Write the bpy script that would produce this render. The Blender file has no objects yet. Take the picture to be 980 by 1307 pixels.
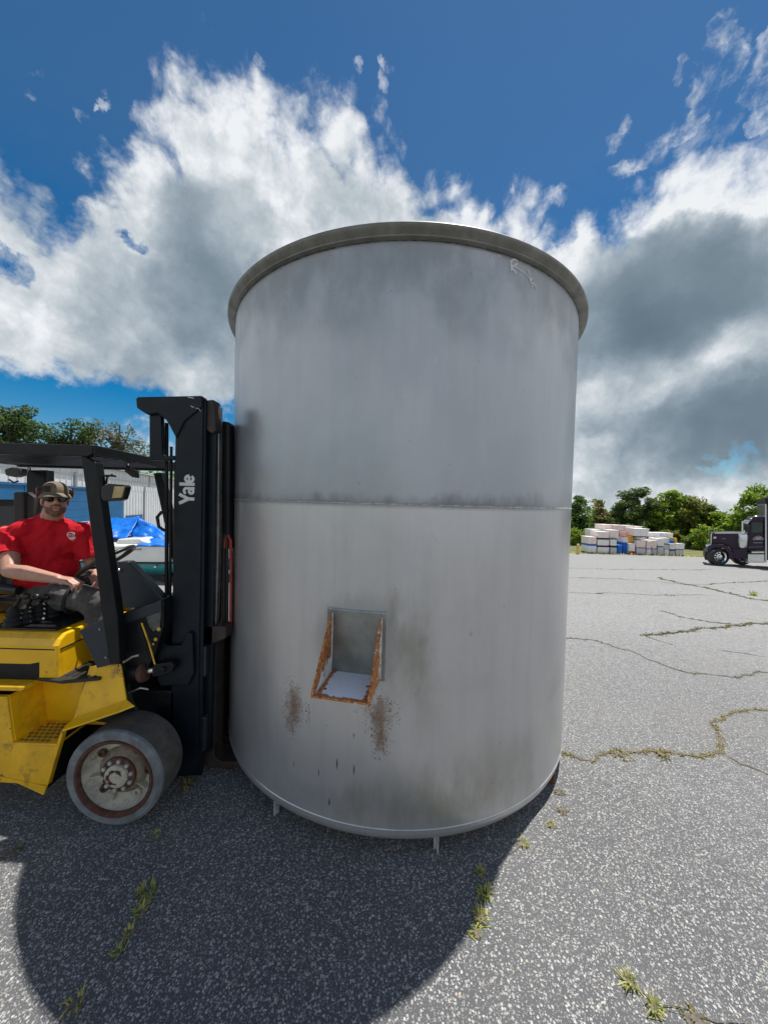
import bpy, bmesh, math, random
import numpy as np
from mathutils import Vector, Matrix, Euler, noise as mnoise
R_ = math.radians
random.seed(7)
SC = bpy.context.scene
COL = SC.collection

# ------------------------------------------------------------------ camera
FPX, PITCH, ROLL, EYE = 440.0, -0.025, 0.028, 1.9      # focal length in photo pixels (980 x 1307)
_f = Vector((0, math.cos(PITCH), math.sin(PITCH)))
_r0 = Vector((1, 0, 0)); _u0 = _r0.cross(_f)
_r = _r0 * math.cos(ROLL) + _u0 * math.sin(ROLL)
_u = _u0 * math.cos(ROLL) - _r0 * math.sin(ROLL)
cam_d = bpy.data.cameras.new("camera")
cam = bpy.data.objects.new("camera", cam_d); COL.objects.link(cam)
cam_d.sensor_fit = 'VERTICAL'; cam_d.sensor_height = 36.0
cam_d.lens = FPX / 1307.0 * 36.0
cam_d.clip_start = 0.05; cam_d.clip_end = 3000
M = Matrix((( _r.x, _u.x, -_f.x, 0), (_r.y, _u.y, -_f.y, 0), (_r.z, _u.z, -_f.z, EYE), (0, 0, 0, 1)))
cam.matrix_world = M
SC.camera = cam
SC.render.resolution_x, SC.render.resolution_y = 767, 1024

def ray(px, py):
    "direction in the world of a spot seen in the photograph"
    return _f + _r * ((px - 490.0) / FPX) - _u * ((py - 653.5) / FPX)
def P(px, py, Y):
    "point of the plane y = Y seen there"
    d = ray(px, py); t = Y / d.y
    return Vector((d.x * t, Y, EYE + d.z * t))
def gz(x, y):
    "height of the yard: level round the tank, falling gently away behind it"
    s = 0.062
    a = max(0.0, y - 3.6); a = a * a / (a + 2.0)
    return -s * min(a, 32.0) if a < 32 else -s * 32.0
def G(px, py):
    "spot of the yard seen there"
    d = ray(px, py); t = 0.5
    lo, hi = 0.2, 400.0
    for k in range(60):
        m = (lo + hi) / 2
        if EYE + d.z * m > gz(d.x * m, d.y * m): lo = m
        else: hi = m
    return Vector((d.x * lo, d.y * lo, gz(d.x * lo, d.y * lo)))

# ------------------------------------------------------------------ light
SUN_EL, SUN_AZ = R_(73.5), R_(47.0)      # azimuth from +Y towards +X
SUN = Vector((math.cos(SUN_EL) * math.sin(SUN_AZ), math.cos(SUN_EL) * math.cos(SUN_AZ), math.sin(SUN_EL)))
sun_d = bpy.data.lights.new("sun", 'SUN'); sun_d.energy = 4.9; sun_d.angle = R_(0.55); sun_d.color = (1.0, 0.955, 0.89)
sun = bpy.data.objects.new("sun", sun_d); COL.objects.link(sun)
sun.rotation_euler = SUN.to_track_quat('Z', 'Y').to_euler(); sun.location = (6, 8, 30)
SC.view_settings.view_transform = 'Standard'; SC.view_settings.look = 'None'
SC.view_settings.exposure = 0.30; SC.view_settings.gamma = 1.0
SC.view_settings.use_curve_mapping = False

# ------------------------------------------------------------------ node helper
class NT:
    def __init__(s, tree): s.t = tree; s.n = tree.nodes; s.l = tree.links
    def new(s, typ, **kw):
        n = s.n.new(typ)
        for k, v in kw.items(): setattr(n, k, v)
        return n
    def put(s, sock, v):
        if isinstance(v, bpy.types.NodeSocket): s.l.new(v, sock)
        elif isinstance(v, (tuple, list)) and len(v) == 3 and sock.type == 'RGBA': sock.default_value = (*v, 1)
        else: sock.default_value = v
    def m(s, op, a, b=None, c=None, clamp=False):
        n = s.new('ShaderNodeMath', operation=op, use_clamp=clamp); s.put(n.inputs[0], a)
        if b is not None: s.put(n.inputs[1], b)
        if c is not None: s.put(n.inputs[2], c)
        return n.outputs[0]
    def v(s, op, a, b=None, sc=None):
        n = s.new('ShaderNodeVectorMath', operation=op); s.put(n.inputs[0], a)
        if b is not None: s.put(n.inputs[1], b)
        if sc is not None: s.put(n.inputs['Scale'], sc)
        return n.outputs['Value'] if op in ('DOT_PRODUCT', 'LENGTH', 'DISTANCE') else n.outputs[0]
    def rng(s, x, a, b, c=0.0, d=1.0, smooth=True):
        n = s.new('ShaderNodeMapRange', interpolation_type='SMOOTHSTEP' if smooth else 'LINEAR')
        for i, v in enumerate((x, a, b, c, d)): s.put(n.inputs[i], v)
        return n.outputs[0]
    def mix(s, f, a, b, blend='MIX'):
        n = s.new('ShaderNodeMix', data_type='RGBA', blend_type=blend, clamp_factor=True)
        s.put(n.inputs[0], f); s.put(n.inputs[6], a); s.put(n.inputs[7], b)
        return n.outputs[2]
    def noise(s, vec, scale, detail=4, rough=0.5, dist=0.0, col=False, lac=2.0):
        n = s.new('ShaderNodeTexNoise'); s.put(n.inputs['Vector'], vec); s.put(n.inputs['Scale'], scale)
        n.inputs['Detail'].default_value = detail; n.inputs['Roughness'].default_value = rough
        n.inputs['Distortion'].default_value = dist; n.inputs['Lacunarity'].default_value = lac
        return n.outputs[1] if col else n.outputs[0]
    def vor(s, vec, scale, out='Distance', feature='F1', rnd=1.0):
        n = s.new('ShaderNodeTexVoronoi', feature=feature); s.put(n.inputs['Vector'], vec); n.inputs['Scale'].default_value = scale
        n.inputs['Randomness'].default_value = rnd
        return n.outputs[out]
    def xyz(s, vec):
        n = s.new('ShaderNodeSeparateXYZ'); s.put(n.inputs[0], vec); return n.outputs
    def comb(s, x, y, z):
        n = s.new('ShaderNodeCombineXYZ')
        for i, v in enumerate((x, y, z)): s.put(n.inputs[i], v)
        return n.outputs[0]
    def hsv(s, c, h=0.5, sat=1.0, val=1.0):
        n = s.new('ShaderNodeHueSaturation'); s.put(n.inputs['Color'], c); s.put(n.inputs['Hue'], h); s.put(n.inputs['Saturation'], sat); s.put(n.inputs['Value'], val)
        return n.outputs[0]
    def bump(s, h, strength=0.3, dist=0.01, nrm=None):
        n = s.new('ShaderNodeBump'); s.put(n.inputs['Height'], h); s.put(n.inputs['Strength'], strength); n.inputs['Distance'].default_value = dist
        if nrm is not None: s.put(n.inputs['Normal'], nrm)
        return n.outputs[0]

# ------------------------------------------------------------------ sky
W = bpy.data.worlds.new("World"); SC.world = W; W.use_nodes = True
w = NT(W.node_tree); w.n.clear()
out = w.new('ShaderNodeOutputWorld'); bg = w.new('ShaderNodeBackground')
w.l.new(bg.outputs[0], out.inputs[0])
SKY = 0.1
sky = w.new('ShaderNodeTexSky', sky_type='NISHITA'); sky.sun_disc = False
sky.sun_elevation = SUN_EL; sky.sun_rotation = SUN_AZ
sky.altitude = 300; sky.air_density = 1.0; sky.dust_density = 0.1; sky.ozone_density = 2.0
tc = w.new('ShaderNodeTexCoord'); D = w.v('NORMALIZE', tc.outputs['Generated'])
dx, dy, dz = w.xyz(D)
nv = w.noise(D, 7.0, 7, 0.62, col=True)
nv2 = w.v('SUBTRACT', nv, (0.5, 0.5, 0.5))
nvf = w.v('SUBTRACT', w.noise(D, 19.0, 6, 0.6, col=True), (0.5, 0.5, 0.5))
DE = w.v('NORMALIZE', w.v('ADD', D, w.v('ADD', w.v('SCALE', nv2, sc=0.17), w.v('SCALE', nvf, sc=0.07))))   # torn, billowing outline
ex, ey, ez = w.xyz(DE)
az = w.m('MULTIPLY', w.m('ARCTAN2', ex, ey), 180 / math.pi)
el = w.m('MULTIPLY', w.m('ARCSINE', ez), 180 / math.pi)
def azel(px, py):
    d = ray(px, py).normalized(); return math.degrees(math.atan2(d.x, d.y)), math.degrees(math.asin(d.z))
def curve(pts, before, after):
    "elevation (degrees) of a cloud edge as a function of azimuth; outlines beyond the frame go on level"
    n = w.new('ShaderNodeFloatCurve'); c = n.mapping.curves[0]
    P_ = sorted(azel(*p) for p in pts)
    P_ = [(-88, before)] + P_ + [(88, after)]
    P_ = [((a + 90) / 180, max(0, e) / 90) for a, e in P_]
    c.points[0].location = P_[0]; c.points[1].location = P_[-1]
    for p in P_[1:-1]: c.points.new(*p)
    for p in c.points: p.handle_type = 'VECTOR'
    n.mapping.update()
    w.put(n.inputs['Value'], w.m('DIVIDE', w.m('ADD', az, 90.0), 180.0, clamp=True))
    return w.m('MULTIPLY', n.outputs[0], 90.0)
def blobs(items):
    "sum of soft round patches round fixed sky directions"
    acc = None
    for px, py, rad, wt in items:
        c = ray(px, py).normalized(); e = ray(px + rad * 0.7, py + rad * 0.7).normalized(); e2 = ray(px - rad * 0.7, py - rad * 0.7).normalized()
        ca = (c.dot(e) + c.dot(e2)) / 2
        dt = w.v('DOT_PRODUCT', DW, tuple(c))
        k = w.rng(dt, ca, 1 - (1 - ca) * 0.02, 0.0, wt)
        acc = k if acc is None else w.m('ADD', acc, k)
    return acc
# warped direction: gives every patch a torn edge
DW = w.v('NORMALIZE', w.v('ADD', D, w.v('SCALE', nv2, sc=0.16)))
def billow(vec, scale, octs, gain=0.5):
    "rounded bulges divided by narrow creases"
    acc, amp, tot = None, 1.0, 0.0
    for k in range(octs):
        b = w.m('MULTIPLY', w.m('ABSOLUTE', w.m('SUBTRACT', w.noise(vec, scale * 2.03 ** k, 1, 0.4), 0.5)), 2.0 * amp)
        acc = b if acc is None else w.m('ADD', acc, b); tot += amp; amp *= gain
    return w.m('SUBTRACT', w.m('DIVIDE', acc, tot), 0.20)
DB = w.v('ADD', D, w.v('SCALE', nv2, sc=0.05))
n_big = w.m('SUBTRACT', w.noise(D, 3.2, 4, 0.5), 0.5)
n_mid = w.m('SUBTRACT', w.noise(DB, 8.0, 7, 0.56), 0.5)
n_fin = w.m('SUBTRACT', w.noise(w.v('ADD', D, w.v('SCALE', nv2, sc=0.05)), 26.0, 9, 0.62), 0.5)
bl = billow(DB, 7.0, 5, 0.56)
bl2 = billow(w.v('ADD', DB, (3.1, 1.7, 0.4)), 13.0, 4, 0.6)
edge = w.m('ADD', w.m('MULTIPLY', bl, 19.0), w.m('ADD', w.m('MULTIPLY', n_mid, 8.0), w.m('MULTIPLY', n_fin, 3.5)))
top = curve([(0, 195), (40, 225), (68, 285), (95, 250), (125, 200), (160, 175), (178, 130), (230, 110), (262, 75), (285, 100), (320, 90), (350, 92), (390, 105), (430, 145), (470, 135), (515, 148), (532, 195), (555, 238), (600, 240), (650, 232), (690, 246), (745, 246), (790, 252), (812, 222), (840, 190), (880, 168), (925, 156), (980, 136)], 36, 40)
bot = curve([(0, 474), (60, 482), (110, 490), (180, 503), (240, 508), (300, 512), (420, 560), (520, 640), (700, 700), (980, 700)], 5, 0)
tt = w.m('SUBTRACT', top, el)                                   # degrees below the cloud's top edge
tt_n = w.m('ADD', tt, edge)
bt = w.m('ADD', w.m('SUBTRACT', el, bot), w.m('MULTIPLY', edge, 0.35))
bt = w.m('ADD', bt, w.m('MULTIPLY', w.m('LESS_THAN', bot, 0.6), 4.0))
dens = w.m('MULTIPLY', w.rng(tt_n, -1.5, 5.0), w.rng(bt, -1.0, 1.8))
holes = blobs([(154, 311, 22, .75), (174, 321, 20, .7), (140, 298, 14, .45), (10, 330, 44, 1.0), (95, 235, 38, .9), (60, 262, 30, .6), (240, 443, 18, .45), (715, 285, 20, .9), (945, 590, 34, .9), (905, 600, 24, .7), (980, 580, 30, .7), (640, 262, 14, .6), (20, 275, 30, .35), (150, 225, 20, .4)])
holes = w.m('MINIMUM', holes, 0.75)
hn = w.rng(w.m('ADD', holes, w.m('ADD', w.m('MULTIPLY', n_mid, 1.9), w.m('MULTIPLY', n_fin, 1.8))), 0.30, 1.15)
hn = w.m('MULTIPLY', hn, w.rng(holes, 0.0, 0.2))
dens = w.m('MULTIPLY', dens, w.m('SUBTRACT', 1.0, hn, clamp=True), clamp=True)
wisp = blobs([(925, 42, 20, .9), (912, 75, 30, 1.0), (898, 105, 34, 1.0), (880, 140, 30, .95), (860, 92, 16, .8), (868, 165, 18, .7), (835, 186, 26, .75), (815, 208, 18, .65), (795, 220, 18, .65), (772, 186, 18, .55), (790, 160, 12, .5), (975, 80, 34, 1.0), (968, 118, 26, .9), (985, 140, 26, .9), (990, 50, 26, .8), (1015, 110, 50, 1.0), (725, 240, 22, .75), (700, 248, 14, .6), (652, 240, 16, .7), (500, 80, 10, .6), (497, 105, 12, .7), (496, 130, 10, .65), (348, 76, 16, .5), (455, 95, 10, .45), (122, 125, 16, .5), (110, 150, 18, .4), (40, 105, 30, .35), (205, 570, 70, .8), (170, 560, 50, .6), (130, 575, 60, .6), (290, 520, 40, .8)])
wisp = w.m('MINIMUM', wisp, 0.72)
wispd = w.rng(w.m('ADD', wisp, w.m('ADD', w.m('MULTIPLY', n_fin, 3.6), w.m('MULTIPLY', n_mid, 2.6))), 0.34, 1.75)
wispd = w.m('MULTIPLY', wispd, w.rng(wisp, 0.0, 0.35, 0.0, 0.82))
# shading of the cloud: bright torn tops, grey bases
depth = w.rng(w.m('ADD', tt, w.m('ADD', w.m('MULTIPLY', n_big, 26.0), w.m('MULTIPLY', n_mid, 16.0))), 0.0, 26.0)
dark = blobs([(800, 390, 115, .75), (870, 362, 100, .65), (760, 425, 85, .6), (955, 345, 85, .5), (1000, 370, 95, .5), (840, 440, 70, .55), (920, 540, 95, .85), (990, 525, 110, .8), (850, 565, 70, .55), (790, 530, 60, .35), (770, 600, 40, .3), (880, 600, 45, .5), (270, 300, 110, .5), (260, 370, 110, .55), (160, 420, 130, .35), (300, 420, 120, .45), (60, 300, 100, .25), (240, 250, 80, .35), (440, 230, 60, .3), (200, 480, 60, .3)])
lite = blobs([(815, 270, 50, 1.0), (860, 235, 60, 1.1), (905, 220, 66, 1.1), (955, 210, 70, 1.1), (1000, 195, 80, 1.1), (600, 265, 50, .6), (690, 275, 50, .7), (760, 285, 40, .7), (900, 480, 60, .6), (960, 430, 60, .6), (800, 495, 60, .6), (750, 500, 50, .5), (760, 590, 44, .8), (850, 625, 90, .5), (940, 625, 70, .6), (740, 640, 60, .7), (230, 480, 70, .5), (100, 455, 110, .5), (210, 190, 60, .4), (480, 190, 70, .5), (365, 170, 90, .4), (375, 290, 50, .6), (300, 130, 60, .4), (20, 420, 100, .4)])
str_n = w.m('SUBTRACT', w.noise(w.comb(dx, dy, w.m('MULTIPLY', dz, 2.2)), 6.0, 6, 0.52), 0.5)
front = w.rng(az, -75, -58); front = w.m('MULTIPLY', front, w.rng(az, 75, 58))
calm = w.m('SUBTRACT', 1.0, w.m('MULTIPLY', dark, 0.45), clamp=True)
bl = w.m('MULTIPLY', bl, calm); bl2 = w.m('MULTIPLY', bl2, calm); n_fin = w.m('MULTIPLY', n_fin, calm)
shade = w.m('ADD', w.m('MULTIPLY', depth, 0.26), w.m('MULTIPLY', dark, 0.60))
shade = w.m('SUBTRACT', shade, w.m('MULTIPLY', lite, 0.30))
shade = w.m('SUBTRACT', shade, w.m('ADD', w.m('MULTIPLY', n_mid, 0.50), w.m('MULTIPLY', str_n, 0.55)))
shade = w.m('SUBTRACT', shade, w.m('ADD', w.m('MULTIPLY', bl, 0.55), w.m('MULTIPLY', bl2, 0.75)))
shade = w.m('SUBTRACT', shade, w.m('MULTIPLY', n_fin, 0.28))
shade = w.m('SUBTRACT', shade, w.m('MULTIPLY', w.m('SUBTRACT', 1.0, front), 0.22))      # clouds out of view brightened as sunlit sides, also to lift the tank's reflection
shade = w.m('ADD', w.m('MULTIPLY', shade, 0.80), 0.09)
ramp = w.new('ShaderNodeValToRGB'); cr = ramp.color_ramp
cr.elements[0].position = 0.0; cr.elements[0].color = (0.90, 0.925, 0.95, 1)
cr.elements[1].position = 1.0; cr.elements[1].color = (0.135, 0.19, 0.235, 1)
for p, c in ((0.18, (0.74, 0.78, 0.82)), (0.38, (0.54, 0.60, 0.645)), (0.6, (0.355, 0.425, 0.485)), (0.8, (0.215, 0.28, 0.335))):
    e = cr.elements.new(p); e.color = (*c, 1)
sh2 = w.m('SUBTRACT', 1.0, w.m('DIVIDE', 1.0, w.m('ADD', 1.0, w.m('MULTIPLY', w.m('MAXIMUM', shade, 0.0), 1.0))))   # soft shoulder: keeps texture in the bases
w.put(ramp.inputs[0], w.m('MULTIPLY', sh2, 1.75, clamp=True))
wcol = w.mix(wispd, ramp.outputs[0], (0.78, 0.83, 0.89))
wcol = w.mix(dens, wcol, ramp.outputs[0])
cloud_all = w.m('MULTIPLY', w.m('MAXIMUM', dens, wispd), 0.985)
skyc = w.hsv(sky.outputs[0], 0.496, w.rng(el, 8.0, 45.0, 1.62, 1.26), 0.74)
wcol = w.mix(dens, wcol, ramp.outputs[0])
CLOUD = 0.79
wc = w.v('SCALE', wcol, sc=CLOUD / SKY)
w.put(bg.inputs[0], w.mix(cloud_all, skyc, wc))
bg.inputs[1].default_value = SKY
W.cycles.sampling_method = 'MANUAL'; W.cycles.sample_map_resolution = 1024

# ------------------------------------------------------------------ materials
def mat(name, col, rough=0.5, metal=0.0, var=0.12, scale=6.0, bump=0.0, bscale=60.0, spec=0.5, dirt=0.0, dirtcol=(0.08, 0.065, 0.05), coat=0.0, sss=0.0, trans=0.0, dist=0.004, rvar=0.1):
    m = bpy.data.materials.new(name); m.use_nodes = True
    t = NT(m.node_tree); b = t.n['Principled BSDF']
    oc = t.new('ShaderNodeTexCoord').outputs['Object']
    n = t.noise(oc, scale, 6, 0.6)
    c = t.mix(t.rng(n, 0.3, 0.7), tuple(x * (1 - var) for x in col), tuple(min(1, x * (1 + var)) for x in col))
    if dirt:
        dn = t.noise(oc, scale * 1.7, 8, 0.68, 0.4)
        c = t.mix(t.m('MULTIPLY', t.rng(dn, 0.5, 0.72), dirt), c, dirtcol)
    t.put(b.inputs['Base Color'], c)
    t.put(b.inputs['Roughness'], t.m('ADD', rough, t.m('MULTIPLY', t.m('SUBTRACT', t.noise(oc, scale * 3, 4, 0.6), 0.5), rvar), clamp=True))
    b.inputs['Metallic'].default_value = metal
    b.inputs['Specular IOR Level'].default_value = spec
    if coat: b.inputs['Coat Weight'].default_value = coat; b.inputs['Coat Roughness'].default_value = 0.08
    if sss: b.inputs['Subsurface Weight'].default_value = sss; b.inputs['Subsurface Radius'].default_value = (0.01, 0.004, 0.002)
    if bump: t.put(b.inputs['Normal'], t.bump(t.noise(oc, bscale, 5, 0.6), bump, dist))
    return m
# ------------------------------------------------------------------ mesh helpers
class MB:
    def __init__(s): s.v = []; s.f = []; s.sm = []; s.mi = []; s.cur = 0
    def add(s, vs, fs, smooth=False):
        o = len(s.v); s.v += [tuple(v) for v in vs]
        for f in fs: s.f.append(tuple(i + o for i in f)); s.sm.append(smooth); s.mi.append(s.cur)
        return s
    def box(s, lo, hi, M_=None):
        (a, b, c), (d, e, f) = lo, hi
        vs = [Vector(q) for q in ((a, b, c), (d, b, c), (d, e, c), (a, e, c), (a, b, f), (d, b, f), (d, e, f), (a, e, f))]
        if M_ is not None: vs = [M_ @ q for q in vs]
        return s.add(vs, [(0, 3, 2, 1), (4, 5, 6, 7), (0, 1, 5, 4), (1, 2, 6, 5), (2, 3, 7, 6), (3, 0, 4, 7)])
    def loft(s, rings, cap=True, closed=True, smooth=False):
        n = len(rings[0]); vs = [p for r in rings for p in r]; fs = []
        for i in range(len(rings) - 1):
            for j in range(n if closed else n - 1):
                k = (j + 1) % n; fs.append((i * n + j, i * n + k, (i + 1) * n + k, (i + 1) * n + j))
        s.add(vs, fs, smooth)
        if cap:
            o = len(s.v) - len(vs)
            s.f.append(tuple(o + j for j in reversed(range(n)))); s.sm.append(False); s.mi.append(s.cur)
            e = o + (len(rings) - 1) * n
            s.f.append(tuple(e + j for j in range(n))); s.sm.append(False); s.mi.append(s.cur)
        return s
    def prism(s, pts, vec):
        "polygon swept along a vector"
        pts = [Vector(p) for p in pts]; vec = Vector(vec)
        nrm = Vector((0, 0, 0))
        for i in range(len(pts)): nrm += pts[i].cross(pts[(i + 1) % len(pts)])
        if nrm.dot(vec) < 0: pts = pts[::-1]
        return s.loft([pts, [p + vec for p in pts]])
    def pxz(s, pts, Y0, Y1, src=None):
        "polygon seen in the photo at plane src (default Y0), built from depth Y0 to Y1"
        q = [P(x, y, src or Y0) for x, y in pts]
        return s.prism([(p.x, Y0, p.z) for p in q], (0, Y1 - Y0, 0))
    def slab(s, pts, t):
        "thin plate through 3+ corners"
        pts = [Vector(p) for p in pts]; n = (pts[1] - pts[0]).cross(pts[2] - pts[0]).normalized()
        return s.prism([p - n * t / 2 for p in pts], n * t)
    def bar(s, a, b, wd, hg, up=(0, 0, 1)):
        a, b = Vector(a), Vector(b); d = (b - a).normalized(); up = Vector(up)
        if abs(d.dot(up)) > 0.98: up = Vector((0, 1, 0))
        x = d.cross(up).normalized(); y = x.cross(d)
        r = lambda p: [p - x * wd / 2 - y * hg / 2, p + x * wd / 2 - y * hg / 2, p + x * wd / 2 + y * hg / 2, p - x * wd / 2 + y * hg / 2]
        return s.loft([r(a), r(b)])
    def cyl(s, a, b, r0, r1=None, n=20, smooth=True, cap=True):
        return s.tube([a, b], [r0, r0 if r1 is None else r1], n, cap, smooth)
    def tube(s, path, r, n=8, cap=True, smooth=True, close=False):
        path = [Vector(p) for p in path]; rs = r if isinstance(r, (list, tuple)) else [r] * len(path)
        rings = []; prev = None; L = len(path)
        for i, p in enumerate(path):
            if close: d = path[(i + 1) % L] - path[i - 1]
            else: d = path[min(i + 1, L - 1)] - path[max(i - 1, 0)]
            d.normalize()
            if prev is None:
                prev = d.orthogonal().normalized()
            x = (prev - d * prev.dot(d)).normalized(); y = d.cross(x); prev = x
            rings.append([p + x * rs[i] * math.cos(2 * math.pi * j / n) + y * rs[i] * math.sin(2 * math.pi * j / n) for j in range(n)])
        if close: rings.append(rings[0]); cap = False
        return s.loft(rings, cap, True, smooth)
    def lathe(s, prof, o=(0, 0, 0), axis='Z', n=48, close=False, smooth=True, a0=0.0, a1=None):
        o = Vector(o); rings = []
        full = a1 is None; cnt = n if full else n + 1
        for i in range(cnt):
            a = 2 * math.pi * i / n if full else a0 + (a1 - a0) * i / n
            c, sn = math.cos(a), math.sin(a)
            if axis == 'Z': rings.append([o + Vector((r * c, r * sn, z)) for r, z in prof])
            elif axis == 'Y': rings.append([o + Vector((r * c, z, r * sn)) for r, z in prof])
            else: rings.append([o + Vector((z, r * c, r * sn)) for r, z in prof])
        m = len(prof); vs = [p for r in rings for p in r]; fs = []
        for i in range(cnt if full else cnt - 1):
            k = (i + 1) % cnt
            for j in range(m if close else m - 1):
                l = (j + 1) % m; fs.append((i * m + j, k * m + j, k * m + l, i * m + l))
        return s.add(vs, fs, smooth)
    def ell(s, c, r, n=14, M_=None):
        c = Vector(c); r = r if isinstance(r, (tuple, list)) else (r, r, r); vs = []; fs = []
        m = n // 2 + 1
        for i in range(m + 1):
            t = math.pi * i / m
            for j in range(n):
                p = 2 * math.pi * j / n
                q = Vector((r[0] * math.sin(t) * math.cos(p), r[1] * math.sin(t) * math.sin(p), r[2] * math.cos(t)))
                if M_ is not None: q = M_ @ q
                vs.append(c + q)
        for i in range(m):
            for j in range(n):
                k = (j + 1) % n; fs.append((i * n + j, (i + 1) * n + j, (i + 1) * n + k, i * n + k))
        return s.add(vs, fs, True)
    def leaf(s, arr):
        "many separate quads at once: array (n, 4, 3)"
        s.arr = getattr(s, 'arr', []); s.arr.append(arr); return s
    def mesh(s, name, mats, o=Vector((0, 0, 0))):
        if getattr(s, 'arr', None):
            A_ = np.concatenate(s.arr).reshape(-1, 3) - np.array(o[:]); n4 = len(A_)
            me = bpy.data.meshes.new(name); me.vertices.add(n4); me.vertices.foreach_set('co', A_.astype(np.float32).ravel())
            me.loops.add(n4); me.loops.foreach_set('vertex_index', np.arange(n4, dtype=np.int32))
            me.polygons.add(n4 // 4); me.polygons.foreach_set('loop_start', np.arange(0, n4, 4, dtype=np.int32)); me.polygons.foreach_set('loop_total', np.full(n4 // 4, 4, dtype=np.int32))
            me.update(calc_edges=True); me.validate()
            for m in (mats if isinstance(mats, (list, tuple)) else [mats]): me.materials.append(m)
            return me
        me = bpy.data.meshes.new(name); me.from_pydata([(v[0] - o.x, v[1] - o.y, v[2] - o.z) for v in s.v], [], s.f); me.update()
        bm = bmesh.new(); bm.from_mesh(me)
        for i, f in enumerate(bm.faces): f.smooth = s.sm[i]; f.material_index = s.mi[i]
        bmesh.ops.remove_doubles(bm, verts=bm.verts, dist=1e-6)
        bmesh.ops.recalc_face_normals(bm, faces=bm.faces)
        for e in bm.edges:
            if len(e.link_faces) == 2 and e.calc_face_angle(0.0) > 0.70: e.smooth = False
        bm.to_mesh(me); bm.free()
        for m in (mats if isinstance(mats, (list, tuple)) else [mats]): me.materials.append(m)
        return me
    def build(s, name, mats, parent=None, bevel=0.0, seg=2, label=None):
        o = root_loc(parent)
        ob = bpy.data.objects.new(name, s.mesh(name, mats, o)); COL.objects.link(ob)
        if parent is not None: ob.parent = parent
        if bevel:
            b = ob.modifiers.new('bevel', 'BEVEL'); b.width = bevel; b.segments = seg; b.limit_method = 'ANGLE'; b.angle_limit = R_(35); b.harden_normals = False
        if label: ob['label'] = label
        return ob
def root_loc(o):
    if o is None: return Vector((0, 0, 0))
    while o.parent is not None: o = o.parent
    return Vector(o.location)
def tag(o, label=None, cat=None, group=None, kind=None):
    for k, v in (('label', label), ('category', cat), ('group', group), ('kind', kind)):
        if v: o[k] = v
    return o
def thing(name, loc, label, cat, group=None):
    o = bpy.data.objects.new(name, None); COL.objects.link(o); o.location = loc; o.empty_display_size = 0.2
    return tag(o, label, cat, group)
def copy_tree(o, parent=None):
    c = o.copy(); COL.objects.link(c)
    if parent is not None: c.parent = parent
    for ch in o.children: copy_tree(ch, c)
    return c

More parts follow.
